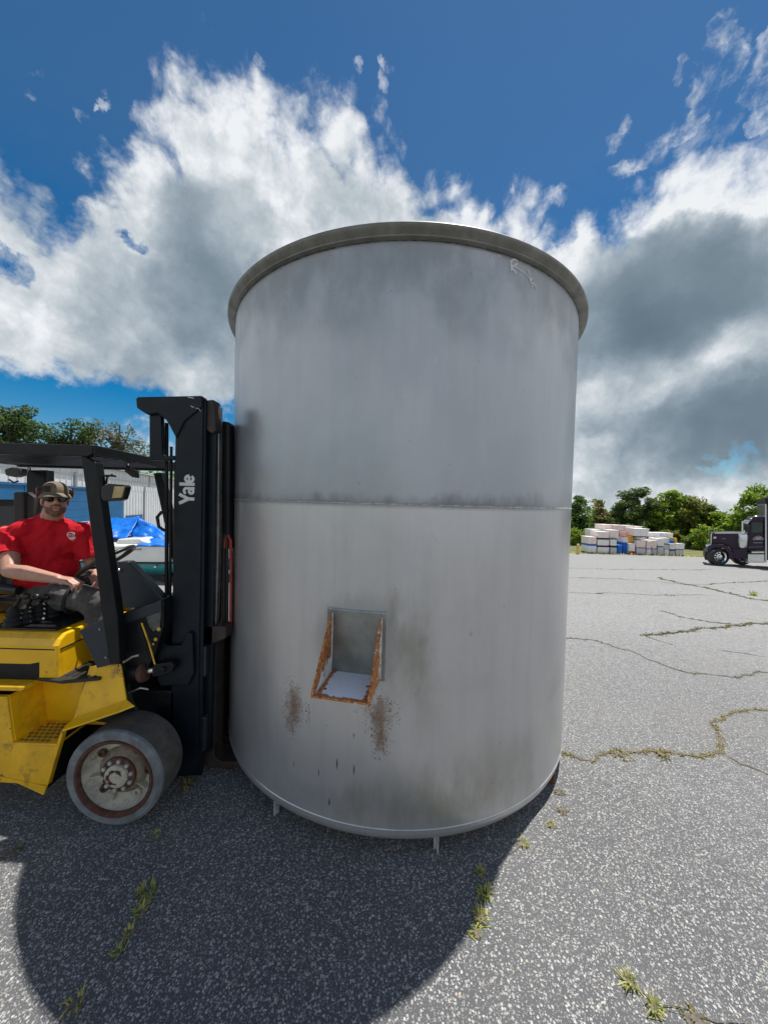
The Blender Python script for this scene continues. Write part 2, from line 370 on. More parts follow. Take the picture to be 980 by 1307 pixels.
# ------------------------------------------------------------------ yard
def asphalt():
    m = bpy.data.materials.new('asphalt'); m.use_nodes = True; t = NT(m.node_tree); b = t.n['Principled BSDF']
    oc = t.new('ShaderNodeTexCoord').outputs['Object']
    wv = t.v('ADD', oc, t.v('SCALE', t.v('SUBTRACT', t.noise(oc, 60, 2, 0.5, col=True), (0.5, 0.5, 0.5)), sc=0.012))
    def stones(scale, lo, hi, dens):
        n = t.new('ShaderNodeTexVoronoi', feature='F1'); t.put(n.inputs['Vector'], wv); n.inputs['Scale'].default_value = scale
        cr, cg, cb = t.xyz(n.outputs['Color'])
        size = t.m('MULTIPLY', t.m('SUBTRACT', cr, 1 - dens, clamp=True), 0.30 / dens)
        size = t.m('ADD', size, t.m('MULTIPLY', t.m('GREATER_THAN', cr, 1 - dens), 0.24))
        d = t.m('SUBTRACT', size, n.outputs['Distance'])
        return t.rng(d, -0.02, 0.07), cg, cb, d
    a, ag, ab, ad = stones(92, 0, 1, 0.80)
    c, cg_, cb_, cd = stones(165, 0, 1, 0.85)
    big = t.noise(oc, 0.35, 6, 0.6); mid = t.noise(oc, 1.7, 6, 0.65)
    binder = t.mix(t.rng(big, 0.32, 0.68), (0.052, 0.053, 0.057), (0.080, 0.080, 0.085))
    binder = t.mix(t.rng(t.noise(oc, 260, 3, 0.6), 0.35, 0.7), binder, (0.10, 0.10, 0.108))
    s1 = t.mix(ag, (0.17, 0.175, 0.17), (0.48, 0.487, 0.468)); s1 = t.mix(t.rng(ab, .93, .97), s1, (0.40, 0.34, 0.28))
    s2 = t.mix(cg_, (0.09, 0.092, 0.095), (0.40, 0.405, 0.39))
    col = t.mix(t.m('MULTIPLY', c, 0.8), binder, s2)
    col = t.mix(a, col, s1)
    # worn lighter and dirtier patches
    wear = t.m('ADD', t.m('MULTIPLY', t.rng(big, 0.35, 0.7), 0.35), t.m('MULTIPLY', t.rng(mid, 0.4, 0.7), 0.25))
    col = t.mix(t.m('MULTIPLY', wear, 0.16), col, (0.34, 0.34, 0.335))
    oil = t.noise(oc, 0.9, 7, .66, .8); col = t.mix(t.m('MULTIPLY', t.rng(oil, .60, .74), .45), col, (0.05, 0.048, 0.046))
    dust = t.noise(oc, 3.1, 8, .7, .3); col = t.mix(t.m('MULTIPLY', t.rng(dust, .54, .72), .18), col, (0.30, 0.29, 0.27))
    x, y, z = t.xyz(oc)
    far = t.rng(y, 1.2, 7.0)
    st = t.noise(t.comb(t.m('MULTIPLY', x, 0.5), t.m('MULTIPLY', y, 1.2), 0.0), 0.9, 6, 0.62, 0.5)
    col = t.mix(t.m('MULTIPLY', t.m('MULTIPLY', t.rng(st, 0.5, 0.68), far), 0.62), col, (0.20, 0.175, 0.155))
    col = t.mix(t.m('MULTIPLY', far, 0.50), col, t.mix(t.rng(t.noise(oc, 22, 5, .75), .34, .66), (0.225, 0.225, 0.22), (0.47, 0.47, 0.455)))  # colour paler with distance, painting in the brightness of glancing light
    t.put(b.inputs['Base Color'], col)
    t.put(b.inputs['Roughness'], t.m('ADD', 0.72, t.m('MULTIPLY', a, -0.12)))
    b.inputs['Specular IOR Level'].default_value = 0.4
    h = t.m('ADD', t.m('MULTIPLY', a, 0.6), t.m('ADD', t.m('MULTIPLY', c, 0.3), t.m('MULTIPLY', t.noise(oc, 300, 3, 0.6), 0.25)))
    t.put(b.inputs['Normal'], t.bump(h, 0.55, 0.006))
    return m
ASPHALT = asphalt()
def grid(xs, ys, f):
    mb = MB(); n = len(xs)
    mb.add([(x, y, f(x, y)) for y in ys for x in xs], [(j * n + i, j * n + i + 1, (j + 1) * n + i + 1, (j + 1) * n + i) for j in range(len(ys) - 1) for i in range(n - 1)], True)
    return mb
ys = [-300, -80, -20, -6, 0, 2, 3.2, 3.6] + [3.6 + 0.4 * i for i in range(1, 30)] + [16 + 1.0 * i for i in range(0, 26)] + [46, 60, 90, 150, 300, 900, 2000]
xs = [-1500, -400, -120, -60, -30, -15, -8, -4, 0, 4, 8, 15, 30, 60, 120, 400, 1500]
tag(grid(xs, ys, gz).build('ground', ASPHALT), None, None, None, 'structure')

def grass_mat(name, c1, c2, c3):
    m = bpy.data.materials.new(name); m.use_nodes = True; t = NT(m.node_tree); b = t.n['Principled BSDF']
    ri = t.new('ShaderNodeNewGeometry').outputs['Random Per Island']
    c = t.mix(ri, c1, c2); c = t.mix(t.rng(t.m('FRACT', t.m('MULTIPLY', ri, 7.3)), 0.7, 0.8), c, c3)
    t.put(b.inputs['Base Color'], c); b.inputs['Roughness'].default_value = 0.6
    tr = t.new('ShaderNodeBsdfTranslucent'); t.put(tr.inputs[0], t.hsv(c, 0.49, 1.1, 1.2))
    mx = t.new('ShaderNodeMixShader'); mx.inputs[0].default_value = 0.45
    t.l.new(b.outputs[0], mx.inputs[1]); t.l.new(tr.outputs[0], mx.inputs[2])
    t.l.new(mx.outputs[0], t.n['Material Output'].inputs[0])
    return m
GRASS_DRY = grass_mat('dry_grass', (0.30, 0.25, 0.09), (0.46, 0.38, 0.18), (0.17, 0.19, 0.05))
GRASS_GRN = grass_mat('green_grass', (0.30, 0.38, 0.07), (0.46, 0.50, 0.13), (0.55, 0.47, 0.2))
GRASS_YEL = grass_mat('yellowing_grass', (0.44, 0.46, 0.10), (0.64, 0.60, 0.24), (0.30, 0.36, 0.08))

GRASS_DRK = grass_mat('olive_weeds', (0.12, 0.13, 0.045), (0.20, 0.19, 0.07), (0.26, 0.22, 0.10))
def blades(mb, c, n, h, spread, rnd, flat=0.5, wd=0.0035):
    for i in range(n):
        a = rnd.uniform(0, 2 * math.pi); rr = spread * math.sqrt(rnd.random())
        b = Vector(c) + Vector((math.cos(a) * rr, math.sin(a) * rr, -0.003)); b.z = gz(b.x, b.y) - 0.003
        hh = h * rnd.uniform(0.45, 1.1); lean = rnd.uniform(0.15, 1.0) * flat * 2; a2 = a + rnd.uniform(-0.9, 0.9)
        d = Vector((math.cos(a2), math.sin(a2), 0)); sd = Vector((-d.y, d.x, 0)) * wd * rnd.uniform(.7, 1.4)
        p1 = b + d * hh * lean * 0.35 + Vector((0, 0, hh * 0.55)); p2 = b + d * hh * lean + Vector((0, 0, hh * rnd.uniform(0.55, 0.95) * (1.0 if lean < 0.9 else 0.6)))
        mb.add([b - sd, b + sd, p1 + sd * .8, p1 - sd * .8, p2], [(0, 1, 2, 3), (3, 2, 4)], True)
# cracks: sunken dark joints drawn as narrow torn strips, with growth along some of them
CRACK = mat('crack_soil', (0.035, 0.03, 0.024), 0.95, 0, 0.4, 30, 0.5, 200)
CRACK_L = mat('crack_edge', (0.13, 0.115, 0.095), 0.95, 0, 0.4, 30, 0.4, 200)
def crack(pts, wd, seed, m=CRACK, grass=0, gh=0.03, gmat=None, cover=0.5, label=None, gw=0.003):
    rnd = random.Random(seed); w3 = [G(*p) for p in pts]; path = []
    for i in range(len(w3) - 1):
        L = (w3[i + 1] - w3[i]).length; k = max(2, int(L / max(0.03, wd * 2.5)))
        for j in range(k): path.append(w3[i].lerp(w3[i + 1], j / k))
    path.append(w3[-1]); mb = MB(); vs = []; off = 0.0
    for i, p in enumerate(path):
        d = (path[min(i + 1, len(path) - 1)] - path[max(i - 1, 0)]).normalized(); sd = Vector((-d.y, d.x, 0)).normalized()
        off = off * 0.8 + rnd.uniform(-1, 1) * max(wd * 1.1, .006); q = p + sd * off; ww = wd * rnd.uniform(0.25, 1.0)
        for s_ in (-1, 1):
            r = q + sd * s_ * ww / 2; vs.append((r.x, r.y, gz(r.x, r.y) + 0.004))
        path[i] = q
    mb.add(vs, [(2 * i, 2 * i + 1, 2 * i + 3, 2 * i + 2) for i in range(len(path) - 1)])
    tag(mb.build('asphalt_crack', m), None, None, None, 'structure')
    if grass:
        gb = MB(); i = 0
        while i < grass:
            k = rnd.randrange(len(path)); 
            if mnoise.noise(path[k] * 2.2 + Vector((seed, 0, 0))) > 1 - 2 * cover - 0.2:
                blades(gb, path[k] + Vector((rnd.gauss(0, wd * .55), rnd.gauss(0, wd * .4), 0)), 2, gh * .62, wd * 0.5, rnd, 0.9, gw * .6); i += 1
            else: i += 0.25
        tag(gb.build('crack_grass', gmat or GRASS_DRY), label or 'dry grass growing in a line along the crack in the asphalt', 'grass', None, 'stuff')
crack([(712, 958), (728, 964), (752, 968), (770, 963), (800, 964), (830, 962), (858, 963), (885, 968), (910, 967), (922, 960), (928, 945), (922, 932), (914, 925), (925, 916), (942, 912), (960, 906), (985, 905)], 0.020, 3, CRACK_L, grass=420, gh=0.042, cover=0.62, gw=0.006, label='dry yellow grass along the nearest long crack to the right of the tank')
crack([(930, 966), (945, 973), (965, 983), (990, 994)], 0.022, 4, CRACK_L, grass=60, gh=0.02, cover=.5, label='sparse dry grass in the short crack running to the right edge')
crack([(722, 815), (752, 817), (800, 830), (830, 842), (855, 852), (885, 860), (930, 862), (985, 858)], 0.03, 5, CRACK_L, gmat=GRASS_DRK, grass=140, gh=0.035, cover=.45, gw=.008, label='thin grass in the middle crack right of the tank')
crack([(825, 812), (850, 807), (900, 803), (935, 800), (965, 797), (985, 796)], 0.05, 6, gmat=GRASS_DRK, grass=230, gh=0.06, cover=.6, gw=.012, label='green grass along the crack in front of the truck')
crack([(845, 780), (870, 787), (900, 792), (940, 798)], 0.04, 7, CRACK_L, gmat=GRASS_DRK, grass=105, gh=0.04, cover=.5, gw=.012, label='faint grass in the slanting crack beside the truck crack')
crack([(825, 812), (845, 818), (858, 823)], 0.03, 8, CRACK_L)
crack([(842, 738), (875, 746), (900, 750), (930, 757), (960, 764), (985, 767)], 0.07, 9, gmat=GRASS_DRK, grass=224, gh=0.07, cover=.6, gw=.016, label='dark green grass in the crack below the truck')
crack([(985, 741), (940, 743), (905, 746), (870, 746)], 0.06, 10, gmat=GRASS_DRK, grass=105, gh=0.05, cover=.5, gw=.016, label='thin grass line in the crack nearest to the truck')
crack([(722, 757), (760, 757), (800, 757), (840, 760), (900, 760)], 0.05, 11, CRACK_L, gmat=GRASS_DRK, grass=84, gh=0.05, cover=.35, gw=.016, label='patchy weeds in the crack left of the truck')
crack([(722, 737), (780, 738), (840, 742), (880, 747)], 0.06, 12, CRACK_L, gmat=GRASS_DRK, grass=42, gh=.05, cover=.3, gw=.02, label='sparse weeds in the far crack before the bins')
crack([(722, 725), (800, 727), (870, 727), (905, 727)], 0.08, 13, CRACK_L, gmat=GRASS_DRK, grass=56, gh=.06, cover=.3, gw=.025, label='sparse weeds in the farthest crack before the bins')
crack([(920, 830), (950, 834), (975, 838)], 0.02, 14, CRACK_L)
crack([(199, 1066), (192, 1118), (180, 1150), (170, 1180), (160, 1200), (150, 1222), (143, 1236)], 0.005, 15, CRACK_L)
crack([(668, 1078), (640, 1102), (615, 1112), (622, 1140), (612, 1165), (607, 1190)], 0.004, 16, CRACK_L)
crack([(800, 1250), (835, 1285), (880, 1300), (960, 1312)], 0.005, 17, CRACK_L)

SOIL = mat('soil', (0.14, 0.125, 0.10), .95, 0, .4, 60, .8, 300, dist=.003)
def tuft(px, py, n, h, spread, m, label, seed, wd=0.0035):
    rnd = random.Random(seed); c = G(px, py); mb = MB(); blades(mb, c, n, h, spread, rnd, 0.55, wd)
    # fallen straw and roots in the crack below
    for i in range(max(3, n // 6)):
        a = rnd.uniform(0, 6.28); q = c + Vector((rnd.uniform(-1, 1) * spread * 1.5, rnd.uniform(-1, 1) * spread * 1.5, 0.004)); q.z = gz(q.x, q.y) + 0.004
        d = Vector((math.cos(a), math.sin(a), 0.03)) * h * 0.5; sd = Vector((-d.y, d.x, 0)).normalized() * wd * 0.7
        mb.add([q - d - sd, q - d + sd, q + d + sd, q + d - sd], [(0, 1, 2, 3)])
    k = 14; ring_ = []
    for i in range(k):
        a = 6.283 * i / k; r_ = spread * rnd.uniform(.7, 1.7); q = c + Vector((math.cos(a) * r_ * 1.2, math.sin(a) * r_, 0)); ring_.append((q.x, q.y, gz(q.x, q.y) + .003))
    ring_ = [(c.x + (x - c.x) * min(1, .022 / spread), c.y + (y - c.y) * min(1, .022 / spread), z) for x, y, z in ring_]
    mb.cur = 1; mb.add(ring_ + [(c.x, c.y, gz(c.x, c.y) + .009)], [(i, (i + 1) % k, k) for i in range(k)], True); mb.cur = 0
    o = mb.build('grass_tuft', [m, SOIL]); tag(o, label, 'grass tuft', 'grass tufts in the yard surface')
    return o
TUFTS = [
 (803, 1256, 26, .060, .022, GRASS_YEL, 'upright yellow green tuft alone on the sunlit asphalt at lower right', .0032),
 (834, 1289, 24, .055, .022, GRASS_GRN, 'small green tuft at lower right with a dry stalk lying beside it', .0032),
 (888, 1303, 22, .035, .040, GRASS_DRY, 'flat brownish tuft cut by the bottom edge of the photo', .003),
 (613, 1172, 34, .060, .026, GRASS_YEL, 'bright tuft at the right edge of the tank shadow', .003),
 (608, 1192, 16, .045, .018, GRASS_YEL, 'small sunlit tuft just nearer than the bright one at the shadow edge', .003),
 (618, 1142, 32, .070, .026, GRASS_GRN, 'dark green tuft just inside the right edge of the tank shadow', .003),
 (613, 1115, 20, .055, .020, GRASS_GRN, 'thin shaded tuft under the right part of the tank', .003),
 (668, 1077, 18, .050, .022, GRASS_GRN, 'small round shaded weed close under the right side of the tank', .003),
 (703, 1054, 16, .045, .022, GRASS_YEL, 'sunlit tuft touching the shadow edge beside the tank base', .003),
 (718, 1035, 14, .045, .025, GRASS_DRY, 'pale dry tuft in the sun just right of the tank base', .003),
 (714, 1012, 14, .045, .025, GRASS_DRY, 'pale dry tuft nearest to the right foot of the tank', .003),
 (188, 1138, 46, .055, .036, GRASS_GRN, 'largest green tuft in the crack in the left part of the shadow', .003),
 (179, 1165, 26, .050, .022, GRASS_YEL, 'middle tuft of the crack in the left part of the shadow', .003),
 (165, 1192, 18, .045, .018, GRASS_YEL, 'pale tuft low in the crack in the left part of the shadow', .003),
 (151, 1215, 20, .050, .016, GRASS_YEL, 'lowest tuft of the crack in the left part of the shadow', .003),
 (97, 1282, 18, .055, .022, GRASS_GRN, 'tuft on the lower left edge of the tank shadow', .003),
 (201, 1066, 16, .050, .022, GRASS_GRN, 'faint shaded tuft right of the front wheel of the forklift', .003),
 (238, 1004, 30, .075, .035, GRASS_DRY, 'brown dry tuft below the forklift mast beside the wheel', .0035),
 (16, 1088, 14, .040, .035, GRASS_DRY, 'thin dry sprigs on the sunlit ground at the left edge', .003),
 (961, 760, 26, .22, .05, GRASS_GRN, 'tall dark weed in the crack below the purple truck', .012),
 (846, 964, 22, .07, .05, GRASS_DRY, 'thick dry clump on the long crack right of the tank', .006),
 (790, 964, 22, .06, .06, GRASS_DRY, 'low dry clump on the long crack nearer to the tank', .006),
]
for i, (px, py, n, h, sp, m, lb, wd) in enumerate(TUFTS): tuft(px, py, int(n * 1.15), h * .78, sp * .9, m, lb, 100 + i, wd)
# dry stalk lying on the asphalt
a, b = G(838, 1285), G(880, 1290); mb = MB(); mb.tube([a + Vector((0, 0, .004)), a.lerp(b, .5) + Vector((0, .004, .006)), b + Vector((0, 0, .004))], .0016, 5)
tag(mb.build('grass_stalk', GRASS_DRY), 'single dry stalk lying flat on the asphalt at lower right', 'stalk')
a = G(585, 986 + 121); 
# ------------------------------------------------------------------ tank
TX, TY, TR = 0.134, 3.23, 1.422
ZB, ZS, ZT = 0.068, 1.895, 3.300
tank = thing('steel_tank', (TX, TY, 0), 'huge grey open topped cylindrical steel tank standing beside the forklift', 'tank')
def tpt(deg, z, r=TR):
    a = R_(deg); return Vector((TX + r * math.sin(a), TY - r * math.cos(a), z))
def steel():
    m = bpy.data.materials.new('weathered_steel'); m.use_nodes = True; t = NT(m.node_tree); b = t.n['Principled BSDF']
    oc = t.new('ShaderNodeTexCoord').outputs['Object']; x, y, z = t.xyz(oc)
    ang = t.m('ARCTAN2', x, t.m('MULTIPLY', y, -1.0)); u = t.m('MULTIPLY', ang, TR)
    uv = t.comb(u, z, 0.0)
    def sc(a, b_): return t.comb(t.m('MULTIPLY', u, a), t.m('MULTIPLY', z, b_), 0.0)
    base = t.mix(t.rng(t.noise(sc(1.1, 0.5), 1.6, 7, 0.6), 0.3, 0.7), (0.36, 0.384, 0.415), (0.44, 0.459, 0.485))
    base = t.mix(t.m('MULTIPLY', t.rng(t.m('ABSOLUTE', t.m('ADD', u, .12)), 0.55, 1.05), 0.55), base, (0.47, 0.485, 0.505))  # lighter flanks: broad reflected sheen put into the base colour
    base = t.mix(t.rng(z, ZS + .01, ZS - .01), base, t.mix(t.rng(t.noise(sc(1.1, 0.5), 1.3, 7, 0.6), 0.3, 0.7), (0.53, 0.53, 0.54), (0.61, 0.605, 0.605)))  # lower course painted lighter and warmer, as if reflecting the sunlit ground
    base = t.mix(t.m('MULTIPLY', t.rng(t.noise(sc(7, 0.35), 1.5, 6, 0.65), 0.45, 0.7), 0.18), base, (0.36, 0.36, 0.36))       # runs
    base = t.mix(t.m('MULTIPLY', t.rng(t.noise(sc(0.5, 0.5), 2.0, 5, 0.6, .6), 0.5, 0.66), 0.3), base, (0.33, 0.36, 0.42))   # bluish bloom
    # dark band of heat and dirt over the girth weld
    wn = t.noise(sc(1.3, 0.7), 3.2, 7, 0.66)
    hb = t.m('ADD', 0.012, t.m('MULTIPLY', t.rng(wn, 0.36, 0.74), 0.085))
    zz = t.m('SUBTRACT', z, ZS)
    band = t.m('MULTIPLY', t.rng(t.m('SUBTRACT', hb, zz), -0.045, 0.06), t.rng(zz, -0.028, 0.004))
    fade = t.m('ADD', t.rng(u, 1.15, 0.35), 0.25, clamp=True)
    base = t.mix(t.m('MULTIPLY', t.m('MULTIPLY', band, fade), 0.74), base, (0.17, 0.172, 0.178))
    # dark run-off under the rim
    tn = t.noise(sc(1.5, 0.9), 2.2, 7, 0.62)
    tb = t.m('MULTIPLY', t.rng(t.m('ADD', z, t.m('MULTIPLY', t.m('SUBTRACT', tn, 0.5), 0.9)), 2.65, 3.22), t.rng(tn, 0.28, 0.6))
    base = t.mix(t.m('MULTIPLY', tb, 0.42), base, (0.21, 0.23, 0.23))
    base = t.mix(t.m('MULTIPLY', t.m('MULTIPLY', t.rng(z, 3.02, 3.20), t.rng(t.noise(sc(14, 1.2), 1.0, 5, 0.7), 0.48, 0.66)), 0.18), base, (0.25, 0.255, 0.25))
    # algae green: right of the bracket and along the bottom
    def patch(au, az_, ru, rz, soft=0.35):
        du = t.m('DIVIDE', t.m('SUBTRACT', u, au * math.pi / 180 * TR), ru); dz_ = t.m('DIVIDE', t.m('SUBTRACT', z, az_), rz)
        return t.m('SQRT', t.m('ADD', t.m('MULTIPLY', du, du), t.m('MULTIPLY', dz_, dz_)))
    gn = t.noise(sc(3.0, 1.2), 3.0, 8, 0.68)
    for au, az_, ru, rz, k in ((1.5, 1.12, .13, .26, .75), (-3.0, 1.36, .05, .12, .7), (3.8, 1.18, .035, .05, .55), (5, .85, .10, .25, .35), (14.5, 1.205, .014, .022, .7), (22, .42, .42, .20, .5), (2, .36, .22, .16, .4), (-9, .32, .10, .12, .45), (8, .25, .8, .12, .55)):
        d = patch(au, az_, ru, rz)
        k_ = t.m('MULTIPLY', t.rng(t.m('ADD', d, t.m('MULTIPLY', t.m('SUBTRACT', gn, 0.5), 2.0)), 1.35, -0.15), k * 0.72)
        base = t.mix(k_, base, (0.20, 0.195, 0.12))
    # grey smudge round the bracket pad
    d = patch(-10.5, 1.15, .26, .27); base = t.mix(t.m('MULTIPLY', t.rng(t.m('ADD', d, t.m('MULTIPLY', t.m('SUBTRACT', gn, 0.5), 0.8)), 1.15, 0.7), 0.45), base, (0.27, 0.28, 0.285))
    # rust spatter in two bursts under the bracket, drops running down
    f1 = t.new('ShaderNodeTexVoronoi', feature='F1'); t.put(f1.inputs['Vector'], sc(1.35, 0.8)); f1.inputs['Scale'].default_value = 135
    f2 = t.new('ShaderNodeTexVoronoi', feature='F1'); t.put(f2.inputs['Vector'], sc(1.5, 0.55)); f2.inputs['Scale'].default_value = 55
    fr = t.xyz(f1.outputs['Color'])[0]; fr2 = t.xyz(f2.outputs['Color'])[0]
    def burst(au, az_, ru, rz):
        d = patch(au, az_, ru, rz); d = t.m('ADD', d, t.m('MULTIPLY', t.m('SUBTRACT', t.noise(sc(1.6, 0.8), 9, 6, .65), 0.5), 2.0))
        p = t.rng(d, 1.15, 0.1)                                          # chance of a fleck
        on = t.m('GREATER_THAN', p, t.m('ADD', t.m('MULTIPLY', fr, 0.80), 0.02))
        k1 = t.m('MULTIPLY', on, t.rng(f1.outputs['Distance'], 0.5, 0.32))
        on2 = t.m('GREATER_THAN', t.m('MULTIPLY', p, 0.62), fr2)
        k2 = t.m('MULTIPLY', on2, t.rng(f2.outputs['Distance'], 0.34, 0.22))
        haze = t.m('MULTIPLY', t.rng(d, 0.85, 0.0), 0.8)
        return t.m('MAXIMUM', t.m('MAXIMUM', k1, k2), haze)
    for q in ((-25.6, 0.72, .10, .19), (-5.2, 0.78, .105, .14), (-5.0, 0.64, .055, .14)):
        base = t.mix(t.m('MULTIPLY', burst(*q), 0.85), base, t.mix(fr, (0.10, 0.045, 0.016), (0.25, 0.125, 0.05)))
    # scattered long drips
    dr = t.new('ShaderNodeTexVoronoi', feature='F1', voronoi_dimensions='2D'); t.put(dr.inputs['Vector'], sc(1.0, 0.13)); dr.inputs['Scale'].default_value = 30
    drc = t.xyz(dr.outputs['Color'])
    zone = t.m('MULTIPLY', t.rng(patch(-13, 0.42, .42, .26), 1.15, 0.2), 0.34)
    zone2 = t.m('MULTIPLY', t.rng(patch(24, 0.50, .09, .2), 1.1, 0.3), 0.30)
    base = t.mix(t.m('MULTIPLY', t.m('MULTIPLY', t.m('LESS_THAN', drc[0], t.m('MAXIMUM', zone, zone2)), t.rng(dr.outputs['Distance'], t.m('ADD', 0.04, t.m('MULTIPLY', drc[1], 0.14)), t.m('MULTIPLY', drc[1], 0.08))), 0.9), base, (0.03, 0.028, 0.026))
    # tiny scattered specks and scuffs everywhere
    sp = t.new('ShaderNodeTexVoronoi', feature='F1', voronoi_dimensions='2D'); t.put(sp.inputs['Vector'], uv); sp.inputs['Scale'].default_value = 9
    base = t.mix(t.m('MULTIPLY', t.m('MULTIPLY', t.m('LESS_THAN', t.xyz(sp.outputs['Color'])[1], 0.05), t.rng(sp.outputs['Distance'], 0.045, 0.02)), 0.6), base, (0.12, 0.12, 0.12))
    sl = t.noise(sc(1.0, 9), 6, 5, 0.7, 1.5); base = t.mix(t.m('MULTIPLY', t.rng(sl, 0.70, 0.78), 0.3), base, (0.62, 0.62, 0.62))
    # fine scratches at odd slants
    for an, scl in ((0.5, 3.0), (-0.9, 2.2), (1.3, 2.6)):
        ca, sa = math.cos(an), math.sin(an)
        q_ = t.comb(t.m('MULTIPLY', t.m('ADD', t.m('MULTIPLY', u, ca), t.m('MULTIPLY', z, sa)), 0.045), t.m('SUBTRACT', t.m('MULTIPLY', z, ca), t.m('MULTIPLY', u, sa)), 0.0)
        vs_ = t.new('ShaderNodeTexVoronoi', feature='F1', voronoi_dimensions='2D'); t.put(vs_.inputs['Vector'], q_); vs_.inputs['Scale'].default_value = scl * 7
        on = t.m('MULTIPLY', t.m('LESS_THAN', t.xyz(vs_.outputs['Color'])[0], 0.16), t.rng(vs_.outputs['Distance'], 0.030, 0.012))
        base = t.mix(t.m('MULTIPLY', on, 0.5), base, t.mix(t.xyz(vs_.outputs['Color'])[1], (0.22, 0.22, 0.22), (0.75, 0.75, 0.75)))
    t.put(b.inputs['Base Color'], base)
    b.inputs['Metallic'].default_value = 0.62
    dirty = t.m('ADD', t.m('MULTIPLY', band, 0.15), t.m('MULTIPLY', tb, 0.15))
    t.put(b.inputs['Roughness'], t.m('ADD', t.m('ADD', 0.34, dirty), t.m('MULTIPLY', t.m('SUBTRACT', t.noise(sc(5, 0.5), 2, 6, 0.65), 0.5), 0.22)))
    t.put(b.inputs['Normal'], t.bump(t.m('ADD', t.m('MULTIPLY', t.noise(sc(1, 1), 1.7, 4, 0.5), 1.6), t.m('MULTIPLY', t.noise(sc(1, 14), 30, 3, 0.6), 0.012)), 0.16, 0.03))
    return m
STEEL = steel()
STEEL_D = mat('grimy_steel', (0.20, 0.20, 0.175), 0.5, 0.5, 0.25, 7, 0.08, 40, dirt=0.6, dirtcol=(0.13, 0.12, 0.085))
WELD = mat('weld_bead', (0.50, 0.50, 0.49), 0.42, 0.6, 0.25, 30, 0.5, 150)
NSEG = 192
prof_up = [(TR, ZS + 0.002), (TR, ZT - 0.03)]
mb = MB(); mb.lathe([(TR, ZS), (TR, 2.2), (TR, 2.6), (TR, 2.95), (TR, ZT - 0.012), (TR - .008, ZT - 0.012), (TR - .008, ZS)], (TX, TY, 0), n=NSEG, close=True); mb.build('upper_course', STEEL, tank)
pr = [(TR, ZS), (TR, 1.5), (TR, 1.1), (TR, 0.7), (TR, 0.40), (TR, 0.20)]
for i in range(0, 9):
    a = math.pi / 2 * i / 8; pr.append((TR + .003 - 0.055 * (1 - math.cos(a)), 0.135 - 0.067 * math.sin(a)))
pr += [(TR - .25, ZB + .008), (0.0, ZB + .012)]
mb = MB(); mb.lathe(pr, (TX, TY, 0), n=NSEG); mb.build('lower_course', STEEL, tank)
def ring(z, r, n=240, seed=0, wob=0.0012):
    return [tpt(360 * i / n, z + wob * mnoise.noise(Vector((i * .11, seed, 0))), TR + r) for i in range(n)]
mb = MB(); rr = random.Random(4); mb.tube(ring(ZS + .003, .001), [.0045 + .0012 * rr.random() for i in range(240)], 6, close=True); mb.build('girth_weld', WELD, tank)
mb = MB(); mb.tube(ring(0.148, .0005, seed=3), [.005 + .001 * rr.random() for i in range(240)], 6, close=True); mb.build('bottom_weld', STEEL, tank)
# rolled rim
mb = MB(); mb.lathe([(TR + .002, 3.256), (TR + .020, 3.259), (TR + .026, 3.262), (TR + .0265, 3.268), (TR + .047, 3.284), (TR + .054, 3.292), (TR + .057, 3.300), (TR + .0565, 3.307), (TR + .052, 3.3125), (TR - .03, 3.3125), (TR - .03, 3.306), (TR + .002, 3.302)], (TX, TY, 0), n=NSEG, close=True); mb.build('rim', STEEL_D, tank)
BLACKGAP = mat('dark_joint', (0.02, 0.018, 0.017), 0.9, 0, 0.3, 30)  # dark broken line in the joint between rim and shell
mb = MB()
a = -180.0
while a < 180:
    L = rr.uniform(8, 26); st = [a + L * i / 14 for i in range(15)]
    mb.tube([tpt(q, 3.2575, TR + .0005) for q in st], [.0035 * (.4 + .8 * rr.random()) for q in st], 5); a += L + rr.uniform(.2, 1.6)
mb.build('rim_seam', BLACKGAP, tank)
# feet
RUST = mat('rust', (0.17, 0.065, 0.028), 0.9, 0.0, 0.35, 18, 0.6, 90, dirt=0.6, dirtcol=(0.07, 0.03, 0.018))
def rusty_paint():
    m = bpy.data.materials.new('rusty_white_paint'); m.use_nodes = True; t = NT(m.node_tree); b = t.n['Principled BSDF']
    oc = t.new('ShaderNodeTexCoord').outputs['Object']; x, y, z = t.xyz(oc)
    n = t.noise(oc, 16, 9, 0.68, 0.6); n2 = t.noise(oc, 60, 6, 0.6)
    att = t.new('ShaderNodeAttribute', attribute_name='rust'); rb = att.outputs['Fac']
    k = t.rng(t.m('ADD', t.m('ADD', n, t.m('MULTIPLY', n2, 0.25)), t.m('MULTIPLY', rb, 0.5)), 0.78, 0.86)
    paint = t.mix(t.rng(n2, .3, .7), (0.80, 0.84, 0.88), (0.88, 0.90, 0.92))
    yel = t.mix(t.rng(t.m('ADD', n, t.m('MULTIPLY', rb, 0.5)), 0.60, 0.80), paint, (0.55, 0.42, 0.22))
    rust = t.mix(t.rng(n2, .35, .65), (0.24, 0.075, 0.025), (0.58, 0.25, 0.08))
    rust = t.mix(t.rng(t.noise(oc, 35, 5, .6), .60, .68), rust, (0.75, 0.72, 0.68))
    t.put(b.inputs['Base Color'], t.mix(k, yel, rust)); t.put(b.inputs['Roughness'], t.m('ADD', 0.5, t.m('MULTIPLY', k, 0.4)))
    t.put(b.inputs['Normal'], t.bump(t.m('SUBTRACT', n2, t.m('MULTIPLY', k, .6)), .4, .004))
    return m
RP = rusty_paint()
